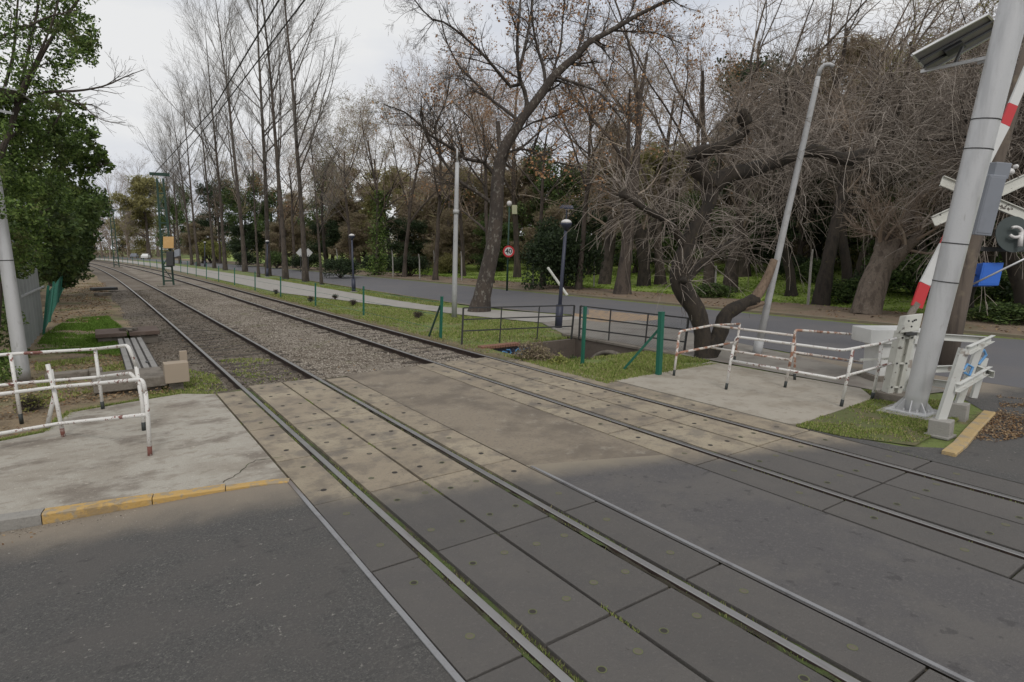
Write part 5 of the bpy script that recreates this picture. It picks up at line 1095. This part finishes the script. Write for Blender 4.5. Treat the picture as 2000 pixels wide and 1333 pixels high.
# ------------------------------------------------------------------ gnarled pollarded tree
gt=G(1376,697); dg0=depth(gt)
def GP_(pts): return [D(x,y,dg0+(o[0] if o else 0)) for x,y,*o in pts]
gk2=dg0/F
t1=crv([gt-A([0,0,.15]),*GP_([(1373,670),(1371,645),(1359,605),(1337,573),(1327,542),(1337,495),(1352,457),(1374,419),(1385,400),(1395,362)])],22)
r1=np.interp(np.linspace(0,1,22),[0,.06,.2,.4,.5,.6,.8,1],A([24,17,16,19,21,17,12,11.5])*gk2)
L_=[([(1395,365),(1385,352),(1368,338),(1352,318),(1355,303),(1371,297,-.1),(1412,287,-.2),(1440,268,-.3),(1456,250,-.3),(1452,225,-.4)],[16,15,15,14,13,12,11,12,13]),
    ([(1393,365),(1419,343),(1459,334,.1),(1503,321,.2),(1554,304,.3),(1588,294,.4),(1630,306,.5),(1655,312,.6),(1696,298,.8)],[17,15,13,14,11,15,10,15,10]),
    ([(1335,560),(1352,535,.5),(1385,500,.8),(1420,478,1.1),(1450,462,1.4)],[10,8,7,6,5]),([(1340,490),(1310,440,-.4),(1262,410,-.8),(1215,380,-1.)],[9,7,6,5])]
def addl(Ls,GPf,k,m=16):
    P=[];R=[]
    for pts,w in Ls:
        P.append(crv(GPf(pts),m)); R.append(np.interp(np.linspace(0,1,m),np.linspace(0,1,len(w)),w)*k*.98)
    return A(P),A(R)
GPn,GRn=addl(L_,GP_,gk2)
rg_=np.random.default_rng(8); GRn=GRn*rg_.uniform(.85,1.2,GRn.shape); r1=r1*rg_.uniform(.93,1.08,r1.shape)
kn=[((1452,222,-.4),1.3,1.),((1440,262,-.3),.6,.8),((1352,312,0),1.2,1.1),((1372,297,-.1),.6,.9),((1395,360,0),.2,.5),((1503,321,.2),.6,.9),((1554,304,.3),1.1,1.1),((1590,292,.4),1.4,1.2),((1655,312,.6),1.3,1.2),((1696,298,.8),1.5,1.3),((1335,548,-.3),.9,.5),((1450,462,1.4),.6,.7),((1215,380,-1.),1.0,1.),((1262,410,-.8),.5,.8),((1310,440,-.4),.3,.6),((1620,300,.5),.7,1.1)]
root=empty('gnarled_tree',gt,'gnarled pollarded tree with dense drooping twig bursts beside the right railings','tree')
kc=A([D(x,y,dg0+o) for (x,y,o),w,l in kn]); kr=A([.10*w**.5 for (x,y,o),w,l in kn]); zz=np.linspace(-1,1,6)
KP=kc[:,None]+kr[:,None,None]*zz[None,:,None]*A([.3,.2,.93]); KR=kr[:,None]*np.sqrt(np.maximum(0.03,1-zz**2))[None]*rg_.uniform(.8,1.2,(len(kn),6))
child('trunk',merge([tubes(t1[None],r1[None],14),tubes(GPn,GRn,9),tubes(KP,KR,8)]),bkG,root,True)
s2_=crv([gt+A([.05,-.05,-.15]),*GP_([(1386,690),(1397,670),(1408,645),(1418,615),(1450,596),(1480,582)])],16); s3=crv(GP_([(1470,590),(1490,560),(1502,535),(1512,508)]),16)
o=child('broken_stem',merge([tubes(s2_[None],(np.linspace(17,11,16)*gk2*rg_.uniform(.9,1.1,16))[None],11)]),bkG,root,True)
child('snapped_end',merge([tubes(s3[None],(np.linspace(11,7,16)*gk2)[None],9),tubes(crv(GP_([(1440,600),(1462,600),(1492,592)]),6)[None],np.linspace(10,4,6)[None]*gk2,7)]),woodr,o,True)
# knuckles and twig bursts
def bursts(cs,n,ln,r,rad,drp,up=.5,rmin=.005,outw=None):
    P=[];R=[]
    for c,k_,l_ in cs:
        k_=max(3,int(k_*n)); c=c+r.normal(0,.13,(k_,3)); d=nrm(r.normal(size=(k_,3))+A([0,0,up])+(W*.35 if outw else 0)); p=c+d*rad; L2=l_*ln*r.uniform(.35,1.3,k_)[:,None]; m=9; o=[p]; 
        for s in range(m-1): p=p+d*L2/(m-1); o.append(p); d=nrm(d+r.normal(0,.15,(k_,3))+A([0,0,-drp])*(s+1)/m)
        P.append(np.stack(o,1)); R.append(np.linspace(1,.4,m)[None]*r.uniform(.006,.011,k_)[:,None])
    return np.concatenate(P),np.maximum(np.concatenate(R),rmin)
cs=[(D(x,y-3,dg0+o+.12),w,l) for (x,y,o),w,l in kn]
BP,BR=bursts(cs,26,1.9,rg_,.08,.40,.7,outw=1)
FP,FR=spawn(np.concatenate([GPn,crv(t1[13:],16)[None]]),np.concatenate([GRn,np.full((1,16),.1)]),rg_,60,.12,1,62,20,1.7,.12,.15,.1,9,droop=.5,lt=.15,rmax=.010,tp=.35); FP[:,:,:]+=W*.0; BP=np.concatenate([BP,FP]); BR=np.concatenate([BR,np.maximum(FR,.0045)])
S1,SR1=spawn(BP,BR,rg_,3,.2,.95,28,12,.7,0,.08,.8,4,droop=.25,lt=.4,tp=.5); SR1=np.maximum(SR1,.0035)
child('crown',merge([tubes(BP,BR,4),tubes(S1,SR1,3)]),twG,root)
# generic pollarded trees behind it (prototype) : thick crooked limbs, twig bursts
def pollard(seed,h=5.5,nk=16,n=46,ln=2.3,sp=3.4,drp=.35):
    r=np.random.default_rng(seed); T=trunkline(r,h*.55,.12,.12,12)[None]; R=flare(np.linspace(.20,.14,12),0)[None]
    L1,R1=spawn(T,R,r,6,.75,1,50,12,sp,.10,.22,.75,9,lt=.0,tp=.45); L2,R2=spawn(L1,R1,r,2,.45,1,45,15,sp*.5,.08,.2,.8,6,tp=.6)
    c=[(p,1,1) for p in np.concatenate([L1[:,-1],L2[:,-1],L1[:,-4]])]
    P,Q=bursts(c,int(n*.6),ln,r,.06,drp,.75,.0065); P3,Q3=spawn(L1,R1,r,60,.35,1,60,20,ln*.9,.15,.15,.1,9,droop=.5,lt=.1,rmax=.011,tp=.4); P=np.concatenate([P,P3]); Q=np.concatenate([Q,np.maximum(Q3,.006)]); S,SQ=spawn(P,Q,r,3,.2,.95,28,12,.8,0,.08,.8,4,droop=.2,tp=.5); SQ=np.maximum(SQ,.005)
    return mesh('trunk',*merge([tubes(T,R,10),tubes(L1,R1*r.uniform(.85,1.2,R1.shape),7),tubes(L2,R2,6)]),mats=[bkG],smooth=True),mesh('crown',*merge([tubes(P,Q,3),tubes(S,SQ,3)]),mats=[twG]),None
PO=[pollard(31),pollard(32),pollard(33)]
for i,(x,dep,top,l) in enumerate([(1650,31,125,'dark pollarded tree across the park road, right of the leaning grey lamp post'),(1885,25,105,'twiggy pollarded tree behind the solar panel'),(1995,23,120,'pollarded tree behind the crossed boards'),(1800,34,100,'farther pollarded tree filling the gap left of the thick mast'),(2110,21,80,'twiggy pollarded tree at the right edge of the view'),(1545,34,150,'farther pollarded tree above the bent lamp tip')]):
    p=atdepth(x,dep,.08); h=hgt(p,top); sc=h/6.6; put('pollarded_tree',PO[i%3],p,RT.uniform(0,6),(min(sc,1.35),)*2+(sc,),l,'tree','pollarded trees across the park road')
# big leaning trunks on the far verge
def bigtrunk(base,paths,label,mat=bkB,twigs=True,seed=0,name='leaning_tree',k=1.):
    r=np.random.default_rng(seed); dd_=depth(base); kk=dd_/F; root=empty(name,base,label,'tree'); P=[];R=[]
    for pts,w in paths:
        q=[D(x,y,dd_+(o[0] if o else 0)) for x,y,*o in pts]; P.append(crv(q,14)); R.append(np.interp(np.linspace(0,1,14),np.linspace(0,1,len(w)),w)*kk*r.uniform(.92,1.08,14))
    P=A(P);R=A(R); child('trunk',tubes(P,R,11),mat,root,True)
    if twigs:
        a1,b1=spawn(P,R,r,9,.4,1,45,15,3.,.05,.13,.35,7); a2,b2=spawn(a1,b1,r,9,.15,1,42,14,1.4,.0,.14,.5,5,rmax=.025,droop=.05); a3,b3=spawn(a2,b2,r,7,.1,1,42,14,.7,0,.12,.6,3,rmax=.01,tp=.5,droop=.1); b3=np.maximum(b3,.006)
        child('crown',merge([tubes(a1,b1,5),tubes(a2,b2,3),tubes(a3,b3,3)]),twB,root)
    return root
bigtrunk(G(1692,613,.1),[([(1690,618),(1705,560),(1725,510),(1752,465),(1790,400,.5),(1835,350,.8),(1880,312,1)],[30,24,20,12,11,10,8]),([(1716,530),(1722,480),(1724,446)],[20,13,10]),([(1735,520),(1765,490,-.4),(1800,455,-.6)],[14,10,8])],'massive pale trunk with a sawn stub leaning right across the park road',bkF,seed=3,name='forked_tree')
bigtrunk(G(1600,595,.1),[([(1602,600),(1612,540),(1628,460),(1645,380),(1655,330),(1660,250)],[17,13,11,10,9,7])],'straight dark trunk across the park road right of the concrete post',bkG,seed=4,name='dark_trunk_tree')
bigtrunk(G(1425,572,.1),[([(1425,575),(1430,520),(1442,460),(1450,400),(1446,300)],[15,12,11,10,6])],'slim leaning trunk between gnarled tree and grey lamp post',bkB,seed=5,name='park_tree')
bigtrunk(G(1180,556,.1),[([(1180,558),(1188,500),(1196,430),(1205,360),(1210,300)],[13,11,10,9,6])],'straight brown trunk right of the dark round bush',bkP,seed=6,name='park_tree')
bigtrunk(G(1255,560,.1),[([(1256,575),(1258,520),(1250,460),(1215,420,.3),(1180,395,.5)],[14,12,13,11,8]),([(1256,470),(1285,430),(1310,380)],[9,7,5])],'crooked dark trunk standing in the bright park lawn',bkG,seed=7,name='park_tree')
# ------------------------------------------------------------------ bare trees behind the park road
BR_=[broad(11),broad(12,n1=11),broad(13,bm=bkG,leaves=lfO,ln=900,lsz=.12),broad(14,ang=34,spread=.6,th=.22),broad(15,tm=twB,leaves=lfR,ln=700,lsz=.12,ang=50),broad(16,tr=.30,n1=8,n2=7,n3=7,n4=3,ang=30,spread=.62,th=.18),broad(18,tr=.28,n1=7,n2=7,n3=7,n4=3,ang=36,spread=.6,th=.22)]
gbk='bare park trees beyond the road'
specs=[(735,62,150,0,'bare ivy-legged tree with a wide fan of branches beyond the road'),(790,58,100,3,'bare tree with a fan of upright limbs left of the pale post'),(690,66,190,1,'bare tree behind the end poplar'),(850,52,110,1,'bare tree behind the pale signal post'),(905,60,60,3,'tall bare tree behind the lichen-barked crown, left part'),
 (960,48,75,4,'bare tree with rusty leaves right behind the lichen-barked trunk'),(1010,56,-40,0,'very tall bare tree above the dark round bush'),(1060,44,100,4,'rusty-leaved bare tree left of the dark round bush'),(1130,40,10,1,'bare tree above the dark blue lamp'),(1215,36,-140,5,'tall straight bare tree with forking limbs, centre right'),
 (1290,44,20,6,'bare tree between the forking tree and the gnarled tree'),(1385,38,-60,6,'tall forked bare tree above the gnarled crown'),(1450,46,-120,5,'tall bare tree left of the evergreen dome'),(1530,50,-120,6,'tall bare tree rising behind the evergreen dome'),(1590,46,-150,5,'tall bare tree above the bent lamp tip'),(1680,38,-160,6,'tall dark bare tree left of the solar panel'),(1745,42,-120,5,'tall bare tree just behind the solar panel tip'),
 (1830,34,-100,6,'bare tree behind the solar panel bracket'),(1930,34,-160,2,'olive-leaved bare tree behind the thick mast top'),(2040,30,-150,1,'bare tree beyond the right edge'),(640,80,215,2,'olive-tinted bare tree behind the second poplar'),(575,85,235,1,'low bare tree between the tall poplars'),(545,95,265,4,'rusty bare tree far behind the poplar row'),(470,105,280,2,'far bare tree behind the fifth poplar'),(430,115,300,0,'far bare tree behind the sixth poplar'),
 (760,75,210,2,'olive-tinted bare tree further behind the ivy-legged tree'),(1170,55,120,2,'olive-tinted bare tree behind the brown straight trunk'),(880,72,180,4,'farther rusty bare tree left of the lichen-barked tree'),(1340,52,20,4,'rusty bare tree far behind the gnarled tree')]
for x,dep,top,k,l in specs:
    p=rise(x,dep); h=hgt(p,top); sc=h/14.; put('bare_tree',BR_[k],p,RT.uniform(0,6),(max(sc,.75)*(.95 if k!=3 else .8),)*2+(sc,),l,'tree',gbk)
# leafy backs: evergreens
EV=[evergreen(21),evergreen(22,lm=lfO,n=17000,s=.45,asp=.2),evergreen(23,lm=lfB,n=26000,s=.48,nc=90,asp=.11),evergreen(24,lm=lfD,n=17000)]
ge_='evergreens and thickets at the back of the park'
for x,dep,top,w,k,l in [(1150,56,400,1.4,3,'low dark thicket behind the dark round bush'),(1240,54,410,1.5,0,'low dark green thicket behind the crooked lawn trunk'),(1330,52,400,1.5,3,'low dark thicket behind the gnarled trunk'),(1430,50,390,1.5,0,'low dark green thicket between gnarled tree and lamp post'),(1510,50,380,1.5,3,'low dark thicket behind the leaning lamp post'),(1650,46,380,1.5,3,'low dark thicket right of the straight dark trunk'),(1740,42,360,1.5,0,'low dark green thicket behind the massive forked tree'),(1850,38,350,1.6,3,'low dark thicket behind the barrier boom'),(1950,34,360,1.7,3,'low dark thicket behind the blue boxes'),(1070,64,420,1.5,2,'low brown thicket left of the dark round bush'),(980,66,425,1.5,0,'low green thicket behind the speed sign'),(890,70,425,1.6,2,'low brown thicket behind the pale signal post'),(800,76,430,1.6,3,'low dark thicket right of the ivy-clad tree'),(715,82,430,1.6,2,'low brown thicket left of the ivy-clad tree'),(640,90,435,1.6,3,'low dark thicket behind the end poplars'),(560,98,435,1.6,2,'low brown thicket behind the middle poplars'),(480,108,440,1.6,3,'low dark thicket behind the farther poplars'),(400,120,445,1.6,2,'low brown thicket at the far poplars'),(1500,62,122,1.25,3,'dark evergreen dome rising behind the bent lamp post'),(1410,70,260,1.,2,'brown thicket left of the evergreen dome'),(1290,60,290,1.2,1,'olive thicket behind the gnarled tree, left'),(1200,66,280,1.2,2,'brown thicket right of the dark round bush'),(1095,70,300,1.3,0,'green crown behind the rusty-leaved tree'),(1010,75,315,1.4,2,'brown thicket behind the speed sign'),(920,80,335,1.4,1,'olive thicket behind the pale signal post'),(840,85,345,1.4,2,'brown thicket left of the pale signal post'),(765,90,335,1.3,1,'olive thicket behind the ivy-legged tree'),(700,95,350,1.5,2,'brown thicket behind the end poplar'),
  (650,100,330,1.,0,'green crown behind the second poplar'),(590,110,390,1.6,2,'brown thicket behind the tall poplars'),(530,115,380,1.2,0,'dark green crown behind the fourth poplar'),(480,110,350,1.,0,'cedar-like dark crown behind the fifth poplar'),(425,125,355,1.,3,'dark pine-like crown between the sixth and eighth poplar'),
  (1620,58,130,1.3,2,'brown thicket right of the evergreen dome'),(1700,48,120,1.4,2,'tall brown thicket left of the solar panel'),(1800,44,110,1.4,1,'olive thicket under the solar panel'),(1890,40,120,1.3,2,'brown thicket right behind the mast'),(1990,34,120,1.3,0,'dark evergreen behind the crossed boards'),(2090,30,100,1.2,3,'dark evergreen beyond the right edge'),(1560,44,330,1.2,3,'low dark evergreen behind the concrete post'),(1760,36,330,1.,0,'green shrub-like tree behind the massive forked trunk'),(1350,50,390,1.1,0,'low green tree behind the gnarled trunk')]:
    p=rise(x,dep); h=hgt(p,top); sc=h/9.6; put('evergreen_tree' if k in(0,3) else 'thicket_tree',EV[k],p,RT.uniform(0,6),(sc*w if h<9 else sc*w*.8,)*2+(sc,),l,'tree',ge_)
# far end of the line: olive tree, pale bare trees, dark foot
for x,dep,top,k,sc_,l in [(292,185,350,1,1.,'olive-green round tree by the catenary mast, far down the line'),(345,170,370,0,.8,'dark green tree behind the yellow board mast'),(240,215,470,3,1.2,'dark low tree at the far bend'),(180,205,478,3,1.3,'dark low tree where the rails vanish'),(395,120,455,1,.7,'yellow-green shrub among the far poplars')]:
    p=atdepth(x,dep,.0); h=hgt(p,top); sc=h/9.6; put('far_tree',EV[k] if k!=1 or x!=395 else (EV[1][0],None,EV[1][2]),p,RT.uniform(0,6),(sc*sc_,)*2+(sc,),l,'tree','leafy trees at the far end')
BP_=poplar(7,h=20,tm=twPale,bm=twPale,n1=34,n2=10,n3=7,ang=36,t0=.15); BP2=broad(17,h=14,bm=twPale,tm=twPale,n4=5)
FT=[175,200,228,255,285,310,345,160,135,215,250,375,185,110]
for i,(x,dep,top) in enumerate([(175,190,385),(200,200,350),(228,200,325),(255,210,330),(285,215,310),(310,200,330),(345,190,340),(160,175,400),(135,150,420),(215,170,400),(250,175,410),(375,180,345),(185,230,375),(110,150,380)]):
    p=atdepth(x,dep); h=hgt(p,top); pr_=BP_ if i%2==0 else BP2; s=h/(21 if i%2==0 else 14.5); put('pale_bare_tree',pr_,p,RT.uniform(0,6),(s*1.15,)*2+(s,),f'pale bare tree of the far cluster behind the bend, {ordw(sorted(FT).index(x))} from the left','tree','pale bare trees at the far end')
# ivy trunk
iv=atdepth(735,62,.1); r=np.random.default_rng(5); kz=r.uniform(0,1,5000); C=np.stack([r.normal(0,.55,5000)*(1-.4*kz)+kz*.8,r.normal(0,.5,5000),kz*8.5],1); k=(vnoise(C[:,2],C[:,0],1.2,3)+r.normal(0,.3,5000))>-.5
o=link('climbing_ivy',mesh('climbing_ivy',*leafq(C[k],.22,r),mats=[lfL]),None,iv); tag(o,'green ivy climbing the trunk of the fan-shaped bare tree beyond the road','ivy')
# ------------------------------------------------------------------ shrubs
BU=[bush(41),bush(42,lm=lfE),bush(43,lm=lfY,s=.12),bush(44,lm=lfO)]
db=G(1098,563,.1); 
dk=bush(51,h=5,rx=3.4,lm=lfD,n=26000,s=.17); kb=170*depth(db)/F/2/2.6; put('dark_bush',dk,db,.4,(kb,kb,hgt(db,398)/4.6),'large dark round evergreen bush behind the dark blue lamp','bush')
sp_=[(665,58,495,0),(800,60,487,0),(1395,34,548,1),(1560,42,488,0),(1590,40,500,1),(1655,30,535,1),(1720,34,500,0),(1790,32,480,1),(1870,30,500,0),(1950,28,520,1),(2050,26,500,0),(1440,56,500,0),(1340,60,495,3),(1210,62,488,0),(1120,62,480,3),(960,66,492,0),(880,66,490,3),(740,72,486,0),(600,78,486,0),(540,86,486,1),(480,95,485,0),(412,118,462,2),(1500,54,490,3),(1970,22,585,1),(1690,44,470,3)]
for i,(x,dep,top,k) in enumerate(sp_):
    p=rise(x,dep); h=max(.6,hgt(p,top)); s=h/2.3; put('shrub',BU[k],p,RT.uniform(0,6),(max(s,.9)*1.25,)*2+(s,),f"{['dark','dense green','yellow-green','olive'][k]} shrub {'behind the poplar row' if x<760 else 'on the lawn edge behind the culvert' if x<1400 else 'behind the right railings'}, {ordw(sum(1 for q in sorted(v[0] for v in sp_) if q<x and (q<760)==(x<760) and (q<1400)==(x<1400)))} from the left" ,'shrub','undergrowth shrubs along the park edge')
# undergrowth that nobody could count
r=np.random.default_rng(77); n=60000; u=r.random(n); yy=np.where(u<.75,r.uniform(-5,75,n),r.uniform(75,170,n)); xx=47-yy*.08+np.abs(r.normal(0,6,n)); hh=(1.6+1.6*(vnoise(xx,yy,.35,2)+1))*.9
C=np.c_[xx+latn(yy),yy,zr(xx)-.1+r.uniform(0,1,n)**.8*hh]; k=vnoise(xx,yy,.25,6)+r.normal(0,.3,n)>-.45
tag(link('undergrowth',mesh('undergrowth',*leafq(C[k],.8,r,.1),mats=[lfB])),kind='stuff')
r=np.random.default_rng(78); n=90000; t=r.uniform(-.62,1.15,n); dist=np.where(t>.42,r.uniform(78,100,n),r.uniform(240,270,n)); X_=CX+np.sin(t)*dist; Y_=np.cos(t)*dist; Ht=np.interp(t,[-.62,-.2,.0,.1,.35,.6,.85,1.15],[9,9,11,12,11,12,15,15]); 
C=np.c_[X_,Y_,r.uniform(0,1,n)*Ht*(1+.25*vnoise(t*60,t*0,1.))]; k=(t>.02)|(Y_>0)
C=C[t>-.05]; tag(link('far_woodland',mesh('far_woodland',*leafq(C,1.7,r,.12),mats=[lfB])),kind='stuff')
# lawn brightness variation is grass: tufts on the park lawn
blades(70000,s_poly([(25,3),(44,3),(44,75),(25,75)],lambda x,y:zr(x)+.03,-.5,.4),.05,.14,52,mat=M('lawn_blades',(.2,.3,.05),.8,island=[(.14,.21,.035),(.22,.31,.055),(.30,.40,.09)],spec=.2,trans=.3),w=.03)
# dry shrub and ferns in the ditch
def scrub(base,h,label,mat,n,name,lsz,spread=.5,lm=None,nl=900):
    r=np.random.default_rng(n); T=np.stack([trunkline(r,h*.5,.4,.15,5) for _ in range(9)]); R=np.tile(np.linspace(.014,.007,5),(9,1)); a,b_=spawn(T,R,r,9,.1,1,45,18,h*.55,.0,.15,.7,5,droop=.1); c,d=spawn(a,b_,r,6,.1,1,45,18,h*.25,0,.15,.7,3); d=np.maximum(d,.003)
    root=empty(name,base,label,'shrub'); link('stems',mesh('stems',*merge([tubes(T,R,5),tubes(a,b_,3),tubes(c,d,3)]),mats=[mat]),root)
    if lm: C=c[r.integers(0,len(c),nl),-1]+r.normal(0,.04,(nl,3)); link('foliage',mesh('foliage',*leafq(C,lsz,r),mats=[lm]),root)
scrub(G(1035,700)-A([0,0,.5]),1.25,'dry reddish brown shrub hanging over the ditch headwall',bkB,61,'dry_shrub',.06,lm=lfB,nl=2600)
scrub(G(1060,700)-A([0,0,.55]),1.0,'second clump of dry brown growth in the ditch, nearer the mesh fence',bkB,64,'dry_shrub',.06,lm=lfB,nl=2000)
scrub(G(1090,708)-A([0,0,.55]),.8,'yellow-green fern-like plant at the bottom of the ditch',bkB,62,'ditch_plant',.09,lm=lfY,nl=1500)
scrub(G(1125,700)-A([0,0,.6]),.8,'green plant in the ditch just left of the slim green post',bkB,63,'ditch_plant',.08,lm=lfE,nl=1300)
for i,(x,y,l) in enumerate(((690,597,'small dry weed right of the second verge post'),(655,585,'dry weed tuft by the footpath'),(540,575,'dry weed tuft left of the verge posts'),(818,622,'small dry weed on the verge left of the strutted post'),(606,590,'small dry weed beside the verge post'))):
    scrub(G(x,y),.42,l,bkB,70+i,'dry_weed',.04)
scrub(G(62,800)+A([0,0,-.05]),.42,'small yellow-green plant at the foot of the rear left railing',bkB,81,'small_plant',.05,lm=lfY,nl=260)
# ------------------------------------------------------------------ left evergreens
def leftcrown(name,label,cx_list,n,s,mat,base,seed,limbs=None,twigs=0):
    """clumps given as (px,py,depth,radius m,weight)"""
    r=np.random.default_rng(seed); w=A([c[4] for c in cx_list],float); w/=w.sum(); k=r.choice(len(cx_list),n,p=w); c=A([D(a,b_,d) for a,b_,d,_,_ in cx_list]); rad=A([c_[3] for c_ in cx_list])
    sub=nrm(r.normal(size=(len(cx_list),14,3)))*r.uniform(.3,1.,(len(cx_list),14,1)); j=r.integers(0,14,n)
    q=nrm(r.normal(size=(n,3)))*r.uniform(.2,1,(n,1))**.5; C=c[k]+(sub[k,j]*1.0+q*.31)*rad[k][:,None]*A([1,1,.85]); C=C[C[:,2]>.02]
    root=empty(name,base,label,'tree'); child('foliage',leafq(C,s,r),mat,root)
    P=[];R=[]
    for pts,w_,dd_ in (limbs or []):
        P.append(crv([D(x,y,dd_+(o[0] if o else 0)) for x,y,*o in pts],12)); R.append(np.linspace(w_[0],w_[1],12)*dd_/F*.55)
    if P: 
        P=A(P);R=A(R); a,b_=spawn(P,R,r,8,.15,.92,38,14,.7,.02,.12,.5,5); c2,d2=spawn(a,b_,r,4,.2,1,36,13,.28,0,.12,.6,3); d2=np.maximum(d2,.003)
        child('trunk',merge([tubes(P,R,8),tubes(a,b_,4),tubes(c2,d2,3)]),bkB,root,False)
    return root
lt0=V3(-7.3,13.5,0)
leftcrown('leafy_tree','open-crowned leafy tree at the upper left, branches showing against the sky',
 [(60,20,13,.8,1),(130,25,13,.7,1),(150,75,13,.55,1.1),(165,95,12.5,.45,.9),(100,70,13.5,.6,.8),(40,90,12.5,.6,.7),(120,130,13,.5,.9),(155,60,13,.4,.7),(20,150,12,.6,.8),(80,170,13,.5,.7),(130,35,13.5,.5,.6),(60,-40,13,1.,1),(150,-30,13,.6,.6),(15,40,12,.7,.8),(175,85,12.5,.25,.3),(60,150,13,.5,.4),(95,20,13,.5,.5)],
 7000,.08,lfL,lt0,101,
 [([(-60,420),(-10,330),(20,250),(40,195),(75,120),(110,60),(160,-10)],(13,4),13),([(20,250),(45,150),(60,80),(75,10),(80,-50)],(7,3),13),([(-30,300),(0,200),(25,110),(35,0)],(7,3),13),([(-40,130),(0,75),(50,55),(90,35),(150,20)],(6,2),12.5),([(40,195),(90,180),(150,178),(205,168,-.3),(245,150,-.5),(282,136,-.6)],(6,1),13),([(205,168),(225,155),(240,140)],(2.,.8),12.7),([(130,178),(160,205),(190,230),(220,240),(245,240)],(3,.8),13),([(110,185),(150,203),(180,205),(215,225)],(3,.8),13.3),([(30,195),(70,120),(100,50),(120,-20)],(6,2),12.6),([(10,60),(60,50),(110,70),(150,110)],(4,1),13.)])
leftcrown('ivy_covered_tree','bright green ivy-covered tree mass behind the left mast',
 [(30,280,13.5,.8,1),(0,350,13,.9,1),(50,360,14,.7,1),(90,300,14.5,.7,.9),(40,430,14,.7,1),(70,470,15,.6,.8),(10,470,13,.7,.8),(60,240,14.5,.7,.8),(20,220,13.5,.6,.6),(100,380,15.5,.7,.8),(30,520,14,.5,.5),(-30,420,12,1.,.8),(-40,300,12,1.,.8),(110,250,15,.6,.6)],
 24000,.085,lfL,V3(-7.6,15,0),102,[([(-10,640),(0,500),(15,380),(30,280),(60,200)],(16,8),14.5),([(15,380),(50,310),(90,270),(120,220)],(8,3),14.5)])
leftcrown('evergreen_tree','dark evergreen tree reaching over the left fence, ragged right edge against the sky',
 [(110,300,20,1.1,1),(145,262,20,.8,1),(160,305,21,.7,.9),(135,345,21,1.,1),(175,332,21,.5,.5),(198,312,21.5,.4,.4),(215,322,21.5,.3,.3),(155,232,19,.45,.5),(118,225,19,.7,.6),(170,262,20,.4,.5),(90,350,21,1.2,1),(148,312,21,.7,.6),(118,192,18,.5,.3),(60,300,20,1.2,.8),(188,292,21,.3,.3),(165,370,22,.5,.4)],
 6500,.14,lfL,V3(-8.5,22,0),103,[([(60,560),(75,430),(100,340),(140,280),(175,250)],(12,3),21),([(90,400),(140,340),(185,325),(218,318)],(5,1.5),21)])
leftcrown('evergreen_tree','very dark low evergreen further along the left fence',
 [(140,400,34,1.8,1),(110,430,32,2.2,1),(150,430,36,1.5,1),(120,490,34,1.9,1),(165,410,36,1.1,.7),(100,380,30,2.,.9),(80,460,28,2.,1),(140,470,38,1.4,.9),(90,520,30,1.5,.8),(120,530,36,1.2,.7),(160,385,36,.9,.5),(60,400,26,2.,.8),(145,510,40,1.2,.6)],
 24000,.24,lfE,V3(-9,34,0),104,[([(100,560),(105,490),(120,430),(140,390)],(9,4),34)])
leftcrown('far_hedge_tree','dark low hedge-like tree at the far end of the left fence',
 [(148,500,70,2.2,1),(140,470,66,2.5,1),(152,480,80,2.2,.8),(130,520,60,1.6,.8),(150,520,90,1.5,.6),(165,430,60,1.6,.25),(180,425,60,1.,.15)],9000,.4,lfD,V3(-10,70,0),105,[([(146,545),(146,500),(150,470)],(5,2),66)])
leftcrown('low_shrub','leafy green shrub at the left edge beside the grey mast foot',
 [(0,720,13,.5,1),(10,770,12.5,.4,1),(-30,740,12,.7,1),(20,690,15,.4,.7),(5,810,12.,.3,.8),(0,640,15,.6,.9),(25,800,12.5,.25,.3)],5000,.085,lfL,G(-10,800),106)
# bank of undergrowth under the left trees
r=np.random.default_rng(79); n=30000; yy=r.uniform(13.5,75,n); xx=-5.6-abs(r.normal(0,2.2,n)); xx=np.where(yy<24,xx-.6,xx); C=np.c_[xx+latn(yy),yy,r.uniform(0,1,n)*np.clip((-xx-5.2),.1,1)*3.2]
tag(link('left_undergrowth',mesh('left_undergrowth',*leafq(C,.16,r),mats=[lfE])),kind='stuff')
